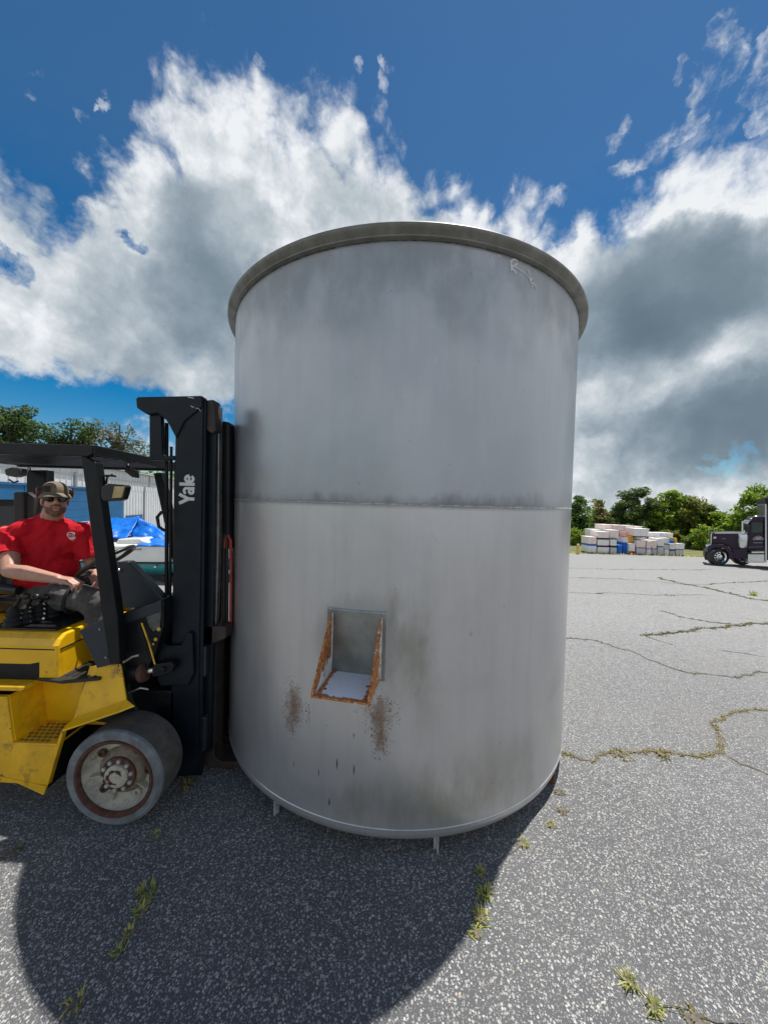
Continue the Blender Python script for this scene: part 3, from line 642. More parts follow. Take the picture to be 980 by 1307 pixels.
def setrust(ob, f):
    me = ob.data; at = me.attributes.new('rust', 'FLOAT', 'POINT'); o = root_loc(ob.parent)
    for i, v in enumerate(me.vertices): at.data[i].value = f(v.co + o)
PALE = mat('pale_steel', (0.60, 0.61, 0.60), 0.45, 0.5, 0.2, 20, dirt=0.5, dirtcol=(0.16, 0.08, 0.04))
for deg in (-31.8, 8.6, 50.3, 140, -120):
    mb = MB(); c = tpt(deg, 0, TR - .012); rad = Vector((math.sin(R_(deg)), -math.cos(R_(deg)), 0)); tan = Vector((rad.y * -1, rad.x, 0))
    q = [c - rad * .035, c + rad * .004, c + rad * .004 + Vector((0, 0, ZB + .02)), c - rad * .035 + Vector((0, 0, ZB + .02))]
    mb.prism([v - tan * .004 for v in q], tan * .008)
    q = [c - rad * .03 - tan * .004, c - rad * .024 - tan * .004, c - rad * .024 - tan * .004 + Vector((0, 0, ZB + .015)), c - rad * .03 - tan * .004 + Vector((0, 0, ZB + .015))]
    mb.prism(q, tan * -.012)
    mb.build('foot', PALE if deg < 40 else RUST, tank, .0015)
# bracket on a welded pad: plates radial to the shell
br = MB(); n = 10
PA, PB = -17.4, -4.2
rows = []
for z in (0.955, 1.318):
    rows.append([tpt(PA + (PB - PA) * i / n, z, TR + .006) for i in range(n + 1)])
vs = rows[0] + rows[1] + [tpt(PA + (PB - PA) * i / n, z, TR - .004) for z in (.955, 1.318) for i in range(n + 1)]
k = n + 1; fs = [(i, i + 1, k + i + 1, k + i) for i in range(n)]
fs += [(2 * k + i, i, i + 1, 2 * k + i + 1)[::1] for i in range(n)] + [(k + i, 3 * k + i, 3 * k + i + 1, k + i + 1) for i in range(n)]
fs += [(0, k, 3 * k, 2 * k), (n, 2 * k + n, 3 * k + n, k + n)]
br.add(vs, fs, False)
pad = br.build('bracket_pad', mat('pad_steel', (0.25, 0.26, 0.245), 0.42, 0.6, 0.2, 8, 0.1, 60, dirt=.3, dirtcol=(.16, .16, .12)), tank, .002)
mb = MB(); mb.tube([tpt(PA + (PB - PA) * i / n, 1.320, TR + .003) for i in range(n + 1)], .0055, 6)
mb.tube([tpt(PB, 1.318 - .363 * i / 8, TR + .002) for i in range(9)], .004, 6); mb.tube([tpt(PA, 1.318 - .363 * i / 8, TR + .002) for i in range(9)], .004, 6)
mb.build('pad_weld', mat('pad_weld', (0.46, 0.50, 0.50), 0.4, 0.6, 0.2, 40, 0.4, 200), tank)
bracket = None
cdeg = -10.75; rad = Vector((math.sin(R_(cdeg)), -math.cos(R_(cdeg)), 0)); tan = Vector((math.cos(R_(cdeg)), math.sin(R_(cdeg)), 0))
cen = tpt(cdeg, 0, TR)
def bp(s_, o, z): return cen + tan * s_ + rad * o + Vector((0, 0, z))
HW = 0.1265; OUT = 0.262; ZSH = 0.985
mb = MB(); mb.prism([bp(-HW, .004, ZSH - .010), bp(HW, .004, ZSH - .010), bp(HW, OUT, ZSH - .010), bp(-HW, OUT, ZSH - .010)], (0, 0, .010))
sh = mb.build('bracket_shelf', RP, tank, .0015)
def subdiv(ob, cuts=5):
    bm = bmesh.new(); bm.from_mesh(ob.data); bmesh.ops.subdivide_edges(bm, edges=bm.edges, cuts=cuts, use_grid_fill=True); bm.to_mesh(ob.data); bm.free()
subdiv(sh, 7)
spots_xy = [bp(-.098, .19, 0), bp(.098, .12, 0)]
setrust(sh, lambda v: max(max(0, 1 - min((v - cen).dot(rad) - 0 if False else OUT - (v - cen).dot(rad), HW - abs((v - cen).dot(tan))) / .035), 0.0))
HR = mat('spot_rust', (0.26, 0.13, 0.07), .9, 0, .4, 60)
for h_ in spots_xy:
    mb = MB(); mb.cyl(Vector((h_.x, h_.y, ZSH - .004)), Vector((h_.x, h_.y, ZSH + .0012)), .0085, n=9); mb.build('rust_spot', HR, tank)  # rust spots: small flat discs on the shelf
for s_ in (-1, 1):
    sb = HW * s_ + .005 * s_ ; sa = sb + .010 * s_
    prof = [(.003, ZSH - .012), (OUT + .003, ZSH - .012), (OUT + .003, ZSH + .016), (.022, ZSH + .318), (.003, ZSH + .318)]
    mb = MB(); mb.prism([bp(sb, o, z) for o, z in prof], tan * (.010 * s_))
    g = mb.build('gusset', RP, tank, .0015); subdiv(g, 6)
    if s_ < 0: setrust(g, lambda v: max(0.0, 1 - abs((v - cen).dot(rad) - (OUT - (v.z - ZSH) / .318 * OUT)) / .05) * 0.9 + (0.45 if v.z > ZSH + .12 else 0.15))
    else: setrust(g, lambda v: 0.95 if (v - cen).dot(rad) > .02 else 0.1)
    mb = MB(); mb.tube([bp(sb + .004 * s_, .008, ZSH + .318 * i / 10) for i in range(11)], [.006 + .002 * rr.random() for i in range(11)], 6); mb.build('gusset_weld', mat('white_weld', (.72, .74, .75), .5, 0, .15, 30, .4, 150), tank)
# chalk writing near the rim: R, slash and s
CHALK = mat('chalk', (0.62, 0.635, 0.65), 0.9, 0, 0.05)
import itertools
def chalk(pts, wd):
    mb = MB()
    def hit(px, py):
        d = ray(px, py); ox, oy = -TX, -TY; A = d.x * d.x + d.y * d.y; B = 2 * (ox * d.x + oy * d.y); Cc = ox * ox + oy * oy - (TR + .0015) ** 2
        t_ = (-B - math.sqrt(B * B - 4 * A * Cc)) / (2 * A); return Vector((d.x * t_, d.y * t_, EYE + d.z * t_))
    q = [hit(*p) for p in pts]; vs = []; 
    for i, p in enumerate(q):
        d = (q[min(i + 1, len(q) - 1)] - q[max(0, i - 1)]).normalized(); nr = Vector((p.x - TX, p.y - TY, 0)).normalized(); sd = nr.cross(d).normalized() * wd * (.6 + .5 * rr.random())
        vs += [p - sd, p + sd]
    mb.add(vs, [(2 * i, 2 * i + 1, 2 * i + 3, 2 * i + 2) for i in range(len(q) - 1)])
    return mb
for pts, wd in (([(653, 346), (652, 340), (651.5, 333)], .008), ([(651.5, 334), (655, 331), (659, 332), (660, 336), (657, 339), (653, 340)], .006), ([(653, 340), (656, 345), (658, 349)], .007),
                ([(657, 340), (664, 345), (672, 351), (677, 358)], .004), ([(673, 344), (675, 351), (677, 357)], .004),
                ([(679, 355), (676, 358), (677, 361), (681, 362), (680, 366), (678, 365)], .006), ([(681, 361), (683, 366), (684, 369)], .005), ([(636, 325), (638, 328)], .004), ([(626, 327), (627, 328.5)], .006)):
    chalk(pts, wd).build('chalk_mark', CHALK, tank)
# ------------------------------------------------------------------ forklift
YEL = mat('yellow_paint', (0.81, 0.455, 0.005), 0.36, 0.0, 0.10, 3, 0.04, 50, dirt=0.55, dirtcol=(0.26, 0.13, 0.02), coat=0.15)
YELW = mat('worn_yellow_paint', (0.75, 0.42, 0.008), 0.42, 0.0, 0.14, 6, 0.08, 60, dirt=0.75, dirtcol=(0.20, 0.11, 0.03))
def chips(m, col, amount=.62, scale=26, fine=90):
    "paint knocked off in small flakes, mostly on high use faces"
    t = NT(m.node_tree); b = t.n['Principled BSDF']; old = b.inputs['Base Color'].links[0].from_socket
    oc = t.new('ShaderNodeTexCoord').outputs['Object']
    a = t.m('ADD', t.m('MULTIPLY', t.noise(oc, 2.6, 5, .6), .55), t.m('MULTIPLY', t.noise(oc, scale, 9, .72, .5), .6))
    k = t.rng(a, amount, amount + .02); c = t.mix(t.noise(oc, fine, 3, .6), col, tuple(x * .35 for x in col))
    t.put(b.inputs['Base Color'], t.mix(k, old, c))
chips(YEL, (0.10, 0.055, 0.03), .71); chips(YELW, (0.11, 0.055, 0.028), .665)
NAVY = mat('dark_mast_paint', (0.0045, 0.009, 0.014), 0.42, 0.0, 0.3, 5, 0.06, 70, spec=.28, dirt=0.35, dirtcol=(0.018, 0.019, 0.02))
BLACK = mat('black_metal', (0.006, 0.007, 0.009), 0.45, 0.0, 0.3, 8, 0.05, 60, spec=.3, dirt=0.4, dirtcol=(0.02, 0.019, 0.018))
PLAST = mat('black_plastic', (0.010, 0.010, 0.011), 0.38, 0.0, 0.2, 12, 0.1, 200)
RUBBER = mat('black_rubber', (0.016, 0.016, 0.016), 0.55, 0.0, 0.2, 20, 0.1, 150)
GREYP = mat('grey_side_plate', (0.016, 0.022, 0.030), 0.42, 0.0, 0.2, 5, 0.05, 60, dirt=0.3, dirtcol=(0.06, 0.06, 0.06))
CHROME = mat('chrome', (0.75, 0.75, 0.76), 0.16, 1.0, 0.05)
STEELB = mat('bare_steel', (0.34, 0.33, 0.32), 0.4, 0.9, 0.2, 10, 0.1, 80, dirt=.5, dirtcol=(.12, .08, .05))
BROWNST = mat('brown_fork_steel', (0.045, 0.035, 0.030), 0.55, 0.3, 0.3, 9, 0.2, 60, dirt=0.6, dirtcol=(0.09, 0.05, 0.03))
TYREM = mat('worn_solid_tyre', (0.082, 0.076, 0.067), 0.85, 0.0, 0.3, 9, 0.25, 70, dirt=0.4, dirtcol=(0.10, 0.095, 0.085))
TYRES = mat('tyre_sidewall', (0.155, 0.17, 0.185), 0.8, 0.0, 0.30, 10, 0.3, 60, dirt=0.55, dirtcol=(0.05, 0.05, 0.05))
RIMW = mat('dusty_white_rim', (0.40, 0.385, 0.32), 0.75, 0.0, 0.25, 14, 0.2, 80, dirt=0.85, dirtcol=(0.15, 0.115, 0.08))
RIMD = mat('dirty_hub', (0.20, 0.17, 0.125), 0.8, 0.0, 0.3, 16, 0.25, 90, dirt=0.8, dirtcol=(0.08, 0.05, 0.035))
RIMR = mat('rusty_rim', (0.085, 0.035, 0.022), 0.85, 0.0, 0.35, 25, 0.4, 120, dirt=0.5, dirtcol=(0.04, 0.025, 0.02))
NY, FY = 1.98, 2.98
fl = thing('forklift', (-1.9, 2.45, 0), 'yellow and black forklift with bald solid tyres and a tall dark mast', 'forklift')

# wheels
def wheel(cx, cz, rad, Yf, wd, sgn=1):
    o = (cx, Yf, cz); w_ = wd * sgn
    mb = MB(); r = rad
    mb.lathe([(r * .80, 0.006 * sgn), (r * .815, 0.0), (r * .93, -.004 * sgn), (r * .985, .006 * sgn), (r * .998, .02 * sgn)], o, 'Y', 72)
    ob_s = mb
    mb2 = MB(); mb2.lathe([(r * .998, .02 * sgn), (r, .035 * sgn), (r, w_ * .5), (r, w_ - .03 * sgn), (r * .985, w_ - .006 * sgn), (r * .93, w_), (r * .8, w_)], o, 'Y', 72)
    ty = mb2.build('tyre', TYREM, fl)
    ob_s.build('sidewall', TYRES, ty)
    mb = MB(); mb.lathe([(r * .81, .004 * sgn), (r * .80, -.006 * sgn), (r * .755, -.006 * sgn), (r * .725, .004 * sgn), (r * .722, .03 * sgn)], o, 'Y', 64)
    rim = mb.build('rim', RIMR, fl)
    mb = MB(); mb.lathe([(r * .722, .020 * sgn), (r * .71, .040 * sgn), (r * .68, .060 * sgn), (r * .62, .076 * sgn), (r * .56, .082 * sgn), (r * .50, .083 * sgn), (0, .083 * sgn)], o, 'Y', 64)
    mb.build('wheel_disc', RIMW, rim)
    mb = MB(); mb.lathe([(r * .50, .083 * sgn), (r * .49, .072 * sgn), (r * .45, .060 * sgn), (r * .40, .050 * sgn), (r * .36, .046 * sgn), (0, .046 * sgn)], o, 'Y', 48); mb.build('hub_dome', RIMD, rim)
    O = Vector(o)
    mb = MB(); mb.lathe([(r * .365, .055 * sgn), (r * .36, .034 * sgn), (r * .34, .030 * sgn), (r * .2, .030 * sgn)], o, 'Y', 40); mb.build('hub_flange', RIMR, rim)
    mb = MB(); mb.lathe([(r * .24, .032 * sgn), (r * .235, .016 * sgn), (r * .215, .011), (r * .10, .009 * sgn), (0, .009 * sgn)], o, 'Y', 40); mb.build('hub_cap', RIMW, rim)
    mb = MB(); mb.lathe([(r * .60, .064 * sgn), (r * .585, .052 * sgn), (r * .56, .050 * sgn), (r * .40, .046 * sgn), (r * .38, .058 * sgn)], O + Vector((.028, 0, .028)) if False else o, 'Y', 40)
    mb = MB()
    for k in range(9):
        a = 0.3 + k * .5; a2 = a + .42 + .1 * (k % 3)
        mb.tube([O + Vector((r * (.13 + .02 * (k % 2)) * math.cos(a + (a2 - a) * i / 5), .010 * sgn, r * .135 * math.sin(a + (a2 - a) * i / 5))) for i in range(6)], .005 + .004 * (k % 2), 5)
    mb.build('hub_rust', RIMR, rim)
    for k in range(10):
        a = 2 * math.pi * (k + .3) / 10; c = O + Vector((r * .30 * math.cos(a), 0, r * .30 * math.sin(a)))
        mb = MB(); mb.cyl(c + Vector((0, .031 * sgn, 0)), c + Vector((0, .019 * sgn, 0)), .0125, .0115, 10, True)
        mb.build('wheel_bolt', mat_bolt, rim, .001)
    for a in (0.95, 2.45, 3.95, 5.35, 0.05):      # lugs welded in the dish
        c = O + Vector((r * .56 * math.cos(a), 0, r * .56 * math.sin(a)))
        mb = MB(); mb.lathe([(.024, .082 * sgn), (.022, .060 * sgn), (.011, .057 * sgn), (.010, .070 * sgn), (0, .070 * sgn)], c - Vector((0, 0, 0)), 'Y', 16); mb.build('lug', RIMR if a < 4 else RIMW, rim)
    for a in (3.35, 4.45, 5.75):                  # stiffening fins
        d = Vector((math.cos(a), 0, math.sin(a))); 
        mb = MB(); mb.slab([O + d * r * .37 + Vector((0, .083 * sgn, 0)), O + d * r * .40 + Vector((0, .048 * sgn, 0)), O + d * r * .64 + Vector((0, .046 * sgn, 0)), O + d * r * .64 + Vector((0, .075 * sgn, 0))], .006)
        mb.build('fin', RIMW, rim, .001)
mat_bolt = mat('bolt_zinc', (0.42, 0.43, 0.43), 0.5, 0.5, 0.2, 30)
WCX, WCZ, WR = -1.505, .277, .279
wheel(WCX, WCZ, WR, 1.935, .215)
wheel(WCX, WCZ, WR, 3.03, .215, -1)
wheel(-3.15, .24, .24, 2.03, .18)
wheel(-3.15, .24, .24, 2.92, .18, -1)
# axle and dark underbody between the wheels
mb = MB(); mb.cyl((WCX, 2.05, WCZ), (WCX, 2.9, WCZ), .09); mb.box((-3.0, 2.25, .20), (-1.35, 2.75, .62)); mb.cyl((-3.15, 2.1, .24), (-3.15, 2.9, .24), .06)
mb.build('underbody', BLACK, fl, .01)

# side body with the step cut into it
mb = MB()
mb.pxz([(-190, 890), (9, 889.5), (17, 950), (71, 953), (78, 934), (80, 938), (61, 1003), (57, 1002), (0, 998), (-190, 985)], NY, NY + .03)
mb.build('side_skirt', YELW, fl, .004)
x9 = P(9, 900, NY).x; xB = -2.135
zt = P(40, 948, NY).z
mb = MB(); mb.slab([(P(9, 889, NY).x, NY + .012, P(9, 889, NY).z), (P(17, 950, NY).x, NY + .012, zt), (P(17, 950, NY).x, 2.20, zt), (P(9, 889, NY).x, 2.20, P(9, 889, NY).z)], .008); mb.build('step_back', YEL, fl, .002)
mb = MB(); mb.box((-2.16, 2.185, zt - .02), (-1.62, 2.197, .77)); mb.build('step_inner_wall', YEL, fl, .002)
mb = MB(); mb.box((-2.155, NY - .004, zt - .014), (P(74, 948, NY).x, 2.184, zt)); tread = mb.build('step_tread', YELW, fl, .003)
rs = random.Random(3)
mb = MB()
for i in range(9):
    for j in range(6):
        if -2.10 + i * .032 > -1.90 - .006 * (5 - j): continue
        c = Vector((-2.10 + i * .032 + (.016 if j % 2 else 0), NY + .018 + j * .030, zt))
        mb.lathe([(.0105, -.001), (.0095, .004), (.0065, .0045), (.006, .0005), (0, .0005)], c, 'Z', 10)
mb.build('grip_stud', mat('stud_dirt', (0.24, 0.15, 0.03), .6, 0, .3, 40, dirt=.7, dirtcol=(.06, .04, .02)), tread)
mb = MB(); mb.slab([P(-190, 985, NY), P(24, 999, NY), P(57, 1014, NY), P(61, 1003, NY), P(0, 990, NY)], .012); mb.build('skirt_lip', YELW, fl, .002)
# wheel arch
mb = MB(); mb.slab([P(61, 1005, NY + .02), P(79, 936, NY + .02), P(79, 936, NY + .02) + Vector((0, .5, 0)), P(61, 1005, NY + .02) + Vector((0, .5, 0))], .012); mb.build('wheel_arch', BLACK, fl)
A = [P(116, 850, 2.11), P(155, 847, 2.11), P(162, 893, 2.04), P(95, 917, 2.04)]
mb = MB(); mb.slab(A, .012); mb.build('fender_panel', YELW, fl, .003)
mb = MB(); mb.slab([P(95, 917, 2.04) , P(162, 893, 2.04), P(172, 901, 1.945), P(152, 909, 1.945), P(78, 934, 1.945)], .010); mb.build('fender_flange', YEL, fl, .003)
mb = MB(); mb.pxz([(57, 873), (113, 872), (97, 918), (79, 934), (60, 940)], 2.20, 2.215, 2.185); mb.build('fender_inner', YEL, fl)
mb = MB(); mb.pxz([(112, 850), (157, 846), (170, 897), (190, 935), (150, 925), (95, 918)], 2.13, 2.9); mb.build('axle_housing', BLACK, fl, .01)
# deck with its black mat
zd = .772
mb = MB(); mb.box((-2.75, NY + .002, zd - .028), (-2.07, 2.33, zd)); mb.box((-2.07, 2.185, zd - .03), (-1.70, 2.33, zd - .006)); mb.build('deck', YEL, fl, .006)
mb = MB(); mb.prism([(-2.06, 2.05, zd + .001), (-1.88, 2.02, zd + .001), (-1.70, 2.07, zd + .001), (-1.70, 2.30, zd + .001), (-2.06, 2.30, zd + .001)], (0, 0, .018))
fm = mb.build('floor_mat', RUBBER, fl, .004)
mb = MB()
for i in range(7): mb.box((-2.0 + i * .042, 2.08, zd + .018), (-1.985 + i * .042, 2.28, zd + .023))
mb.build('mat_rib', RUBBER, fm)
# hood and lever console
mb = MB(); mb.prism([(-2.75, 2.29, zd), (-1.72, 2.29, zd), (-1.72, 2.29, 1.045), (-2.75, 2.29, 1.045)], (0, .56, 0)); mb.build('hood', YEL, fl, .02, 3)
mb = MB(); q = [P(84, 845, 2.285), P(118, 840, 2.285), P(118, 815, 2.285), P(98, 823, 2.285), P(86, 829, 2.285)]; mb.prism(q, (0, -.004, 0)); mb.build('hood_recess', mat('recess_shade', (.36, .21, .01), .5), fl, .004)  # raised plate in darker yellow, painting the shade of a recess
mb = MB(); cz = [(2.055, zd), (2.055, .985), (2.075, 1.02), (2.11, 1.045), (2.42, 1.052), (2.42, zd)]
mb.prism([(-2.75, y, z) for y, z in cz], (2.75 - 1.94, 0, 0)); cons = mb.build('lever_console', YEL, fl, .012, 3)
mb = MB(); mb.prism([(-2.76, 2.052, zd + .004), (-2.05, 2.052, zd + .004), (-2.05, 2.052, .885), (-2.11, 2.052, .872), (-2.76, 2.052, .868)], (0, .008, 0)); mb.build('console_skirt', BLACK, fl, .003)
mb = MB(); mb.tube([(-2.75, 2.056, .962), (-1.96, 2.056, .962), (-1.938, 2.075, .962), (-1.938, 2.41, .962)], .004, 6); mb.build('console_seam', BLACK, fl)
mb = MB(); mb.prism([(-2.45, 2.13, 1.046), (-2.02, 2.13, 1.046), (-2.02, 2.40, 1.052), (-2.45, 2.40, 1.052)], (0, 0, .012)); mb.build('boot_plate', PLAST, fl, .004)
for i in range(4):
    tx, ty = ((32, 760), (45, 761), (58, 761), (69, 761))[i]; Yl = 2.16 + .055 * i
    b0 = Vector((-2.33 + .028 * i, Yl + .01, 1.058)); tp = P(tx, ty, Yl)
    mb = MB(); prof = []
    for k in range(9): prof.append((.050 - .0035 * k + (.008 if k % 2 else -.004), .0145 * k))
    mb.lathe(prof + [(.01, .125)], b0, 'Z', 16); mb.build('lever_boot', RUBBER, fl)
    mb = MB(); base = b0 + Vector((0, 0, .11)); mid = base.lerp(tp, .8) + Vector((-.01, 0, .01))
    mb.tube([base, base.lerp(tp, .4), mid, tp], [.011, .010, .010, .011], 10); lv = mb.build('lever', BLACK, fl)
    mb = MB(); mb.ell(tp + Vector((.006, 0, -.004)), (.027, .021, .022), 14)
    mb.build('lever_knob', PLAST, lv)
# seat
mb = MB(); mb.box((-2.74, 2.38, 1.05), (-2.10, 2.80, 1.17)); mb.build('seat', PLAST, fl, .04, 4)
mb = MB(); mb.prism([(-2.86, 2.36, 1.14), (-2.72, 2.36, 1.14), (-2.80, 2.36, 1.62), (-2.90, 2.36, 1.62)], (0, .46, 0)); mb.build('seat_back', PLAST, fl, .04, 4)
mb = MB(); mb.tube([(-2.82, 2.30, 1.26), (-2.6, 2.29, 1.265), (-2.42, 2.29, 1.25)], [.035, .038, .03], 10); mb.build('armrest', PLAST, fl)
# counterweight and gas cylinder behind the seat
mb = MB(); mb.prism([(-2.72, 2.0, .30), (-3.62, 2.0, .34), (-3.70, 2.0, .60), (-3.66, 2.0, 1.05), (-3.5, 2.0, 1.18), (-2.76, 2.0, 1.18)], (0, .96, 0)); mb.build('counterweight', YEL, fl, .05, 4)
GASW = mat('gas_cylinder_paint', (0.55, 0.56, 0.55), .45, 0, .1, 5, dirt=.4, dirtcol=(.3, .28, .25))
gc = Vector((-3.02, 2.62, 1.46))
mb = MB(); mb.lathe([(0, -.40), (.10, -.385), (.15, -.33), (.155, -.28), (.155, .28), (.15, .33), (.10, .385), (0, .40)], gc, 'Y', 28); g = mb.build('gas_cylinder', GASW, fl)
mb = MB(); mb.lathe([(.158, -.20), (.158, -.17)], gc, 'Y', 28); mb.lathe([(.158, .17), (.158, .20)], gc, 'Y', 28); mb.build('cylinder_strap', BLACK, g)
mb = MB(); mb.lathe([(.12, -.44), (.125, -.44), (.125, -.36), (.12, -.36)], gc, 'Y', 24, close=True); mb.build('cylinder_collar', GASW, g)
mb = MB(); mb.box((-2.95, 2.30, 1.18), (-2.90, 2.33, 1.72)); mb.build('hose_guard', mat('hose_yellow', (.6, .45, .08), .5), fl, .003)
# overhead guard
zg = 2.165
def gpart(name, mb, bv=.006, m=BLACK): return mb.build(name, m, fl, bv)
mb = MB(); mb.prism([(-3.05, 2.05, 2.128), (-1.765, 2.05, 2.128), (-1.735, 2.05, 2.145), (-1.735, 2.05, 2.197), (-3.05, 2.05, 2.197)], (0, .045, 0)); gpart('side_rail', mb)
mb = MB(); mb.prism([(-3.05, 2.86, 2.118), (-1.765, 2.86, 2.118), (-1.735, 2.86, 2.135), (-1.735, 2.86, 2.185), (-3.05, 2.86, 2.185)], (0, .045, 0)); gpart('side_rail', mb)
mb = MB(); mb.slab([(-1.728, 2.052, 2.199), (-1.728, 2.903, 2.187), (-1.728, 2.903, 2.128), (-1.728, 2.052, 2.140)], .014); gpart('cross_rail', mb); mb = MB(); mb.box((-3.06, 2.06, 2.13), (-3.01, 2.90, 2.19)); gpart('cross_rail', mb)
for i in range(10):
    y = 2.12 + i * .076
    mb = MB(); mb.box((-3.02, y, 2.135), (-1.74, y + .030, 2.176)); gpart('roof_bar', mb, .002)
# pillars
def pil(name, pts, Y0, Y1, m=BLACK): mb = MB(); mb.pxz(pts, Y0, Y1); return gpart(name, mb, .005, m)
pil('pillar', [(103.5, 580), (122, 590), (150, 790), (153, 846), (140, 848), (131, 790)], 2.06, 2.12)
pil('pillar', [(196, 604), (206, 603), (219, 660), (232, 720), (240, 770), (228, 770), (221, 720)], 2.83, 2.89)
pil('pillar', [(34, 600), (58, 600), (58, 800), (34, 800)], 2.80, 2.88)
mb = MB(); mb.box((-3.04, 2.06, 1.1), (-2.96, 2.12, 2.14)); gpart('pillar', mb)
mb = MB(); mb.pxz([(17, 628), (31, 628), (31, 690), (17, 690)], 2.60, 2.72); mb.pxz([(32, 629), (42, 634), (42, 690), (32, 690)], 2.62, 2.74); gpart('air_filter', mb, .012, mat('dusty_black', (.035, .033, .030), .7))
# cowl: side plate, dash, steering column
pil('side_plate', [(101, 805), (131, 790), (142, 788), (153, 846), (124, 853)], 2.075, 2.088, GREYP)
mb = MB()
for px, py in ((141, 803), (147, 838), (128, 803), (136, 839)): mb.lathe([(.007, 0), (.0065, -.005), (0, -.006)], P(px, py, 2.074), 'Y', 10)
mb.build('plate_bolt', STEELB, fl)
pil('dash_box', [(148, 724), (152, 717), (164, 717), (209, 765), (209, 776), (158, 776)], 2.28, 2.34, GREYP)
pil('cowl', [(149, 786), (160, 783), (206, 766), (209, 768), (209, 800), (198, 835), (180, 870), (160, 862), (153, 846)], 2.16, 2.8, BLACK)
pil('cowl_band', [(150, 786), (206, 766), (206, 781), (152, 799)], 2.15, 2.158, GREYP)
mb = MB(); mb.pxz([(186, 785), (206, 777), (204, 800), (196, 806), (191, 800)], 2.154, 2.162); mb.build('data_plate', mat('worn_plate', (.10, .10, .095), .5, .3, .3, 20, dirt=.7, dirtcol=(.03, .03, .03)), fl)
mb = MB()
for px, py, r in ((203, 803, .013), (199, 816, .012), (196, 822, .008)): mb.lathe([(r, 0), (r * .9, -.004), (0, -.005)], P(px, py, 2.152), 'Y', 9)
mb.build('paint_chip', mat('chip_yellow', (.55, .36, .05), .6), fl)
for (a, b, m) in (((181, 795), (198, 848), YELW), ((177, 797), (190, 842), BLACK)):
    mb = MB(); mb.tube([P(*a, 2.13), P((a[0] + b[0]) / 2 + 1, (a[1] + b[1]) / 2, 2.12), P(*b, 2.12)], .0045, 8); mb.build('hydraulic_hose', m, fl)
# steering wheel on its column
sc_ = P(137, 716, 2.42); ax = Vector((-.55, -.10, .82)).normalized(); ux = Vector((.82, 0.05, .56)).normalized(); ux = (ux - ax * ux.dot(ax)).normalized(); uy = ax.cross(ux)
mb = MB(); mb.tube([sc_ + ux * .178 * math.cos(a) + uy * .178 * math.sin(a) for a in [2 * math.pi * i / 40 for i in range(40)]], .0145, 10, close=True); sw = mb.build('steering_wheel', PLAST, fl)
mb = MB()
for a in (.4, 2.5, 4.6): mb.tube([sc_ - ax * .03, sc_ - ax * .02 + ux * .09 * math.cos(a) + uy * .09 * math.sin(a), sc_ + ux * .172 * math.cos(a) + uy * .172 * math.sin(a)], .010, 8)
mb.cyl(sc_ - ax * .06, sc_ + ax * .005, .045, .035); mb.build('spoke', PLAST, sw)
mb = MB(); kp = sc_ + ux * .10 - uy * .14; mb.cyl(sc_ - ax * .05, sc_ - ax * .28, .035, .05); mb.build('steering_column', BLACK, fl)
mb = MB(); q = P(152, 728, 2.26); mb.tube([P(141, 732, 2.3), P(146, 731, 2.27), q], .006, 8); mb.ell(q, .012, 10); mb.build('column_lever', CHROME, fl)
# hand brake
a, b, c = P(189, 737, 2.62), P(196, 754, 2.62), P(204, 772, 2.62)
mb = MB(); mb.cyl(b, c, .013, n=12); hb_ = mb.build('brake_lever', RUST, fl); mb = MB(); mb.tube([a, a.lerp(b, .1), b], [.016, .021, .02], 12); mb.build('brake_grip', PLAST, hb_)
# lamps
AMBER = mat('lamp_lens', (0.42, 0.30, 0.13), 0.2, 0.0, 0.2, 20, coat=.5)
mb = MB(); mb.pxz([(129, 622), (137, 617), (160, 619), (161, 622), (157, 637), (153, 639), (131, 640), (128, 634)], 2.06, 2.11); lp = mb.build('work_lamp', PLAST, fl, .008)
mb = MB(); mb.pxz([(146, 621), (159, 621), (155, 635), (143, 636)], 2.052, 2.062); mb.build('lamp_lens', AMBER, lp, .002)
mb = MB(); mb.tube([P(124, 609, 2.1), P(137, 607, 2.11), P(148, 608, 2.13), P(143, 606, 2.15), P(137, 609, 2.12), P(136, 618, 2.12)], .006, 6); mb.tube([P(122, 630, 2.1), P(130, 632, 2.12)], .012, 8); mb.build('lamp_bracket', BLACK, lp)
mb = MB(); mb.pxz([(158, 601), (163, 597), (173, 600), (174, 610), (168, 609)], 2.44, 2.48); lp = mb.build('work_lamp', PLAST, fl, .006)
mb = MB(); mb.tube([P(163, 592, 2.49), P(165, 600, 2.49)], .012, 8); mb.build('lamp_bracket', BLACK, lp)
mb = MB(); mb.pxz([(5, 599), (14, 596), (26, 598), (27, 606), (18, 609), (7, 607)], 2.62, 2.68); lp = mb.build('rear_lamp', mat('grey_lamp', (.05, .052, .055), .4, 0, .2, 12), fl, .01)
mb = MB(); mb.tube([P(27, 602, 2.7), P(34, 604, 2.75), P(38, 598, 2.8)], .012, 8); mb.tube([P(12, 612, 2.65), P(18, 616, 2.65), P(24, 614, 2.66)], .006, 6); mb.build('lamp_bracket', BLACK, lp)
# grab handle
mb = MB(); mb.tube([P(215, 652, 2.2), P(206, 654, 2.2), P(201, 660, 2.2), P(203, 672, 2.2), P(208, 676, 2.2), P(214, 678, 2.2)], .010, 10); mb.build('grab_handle', BLACK, fl)
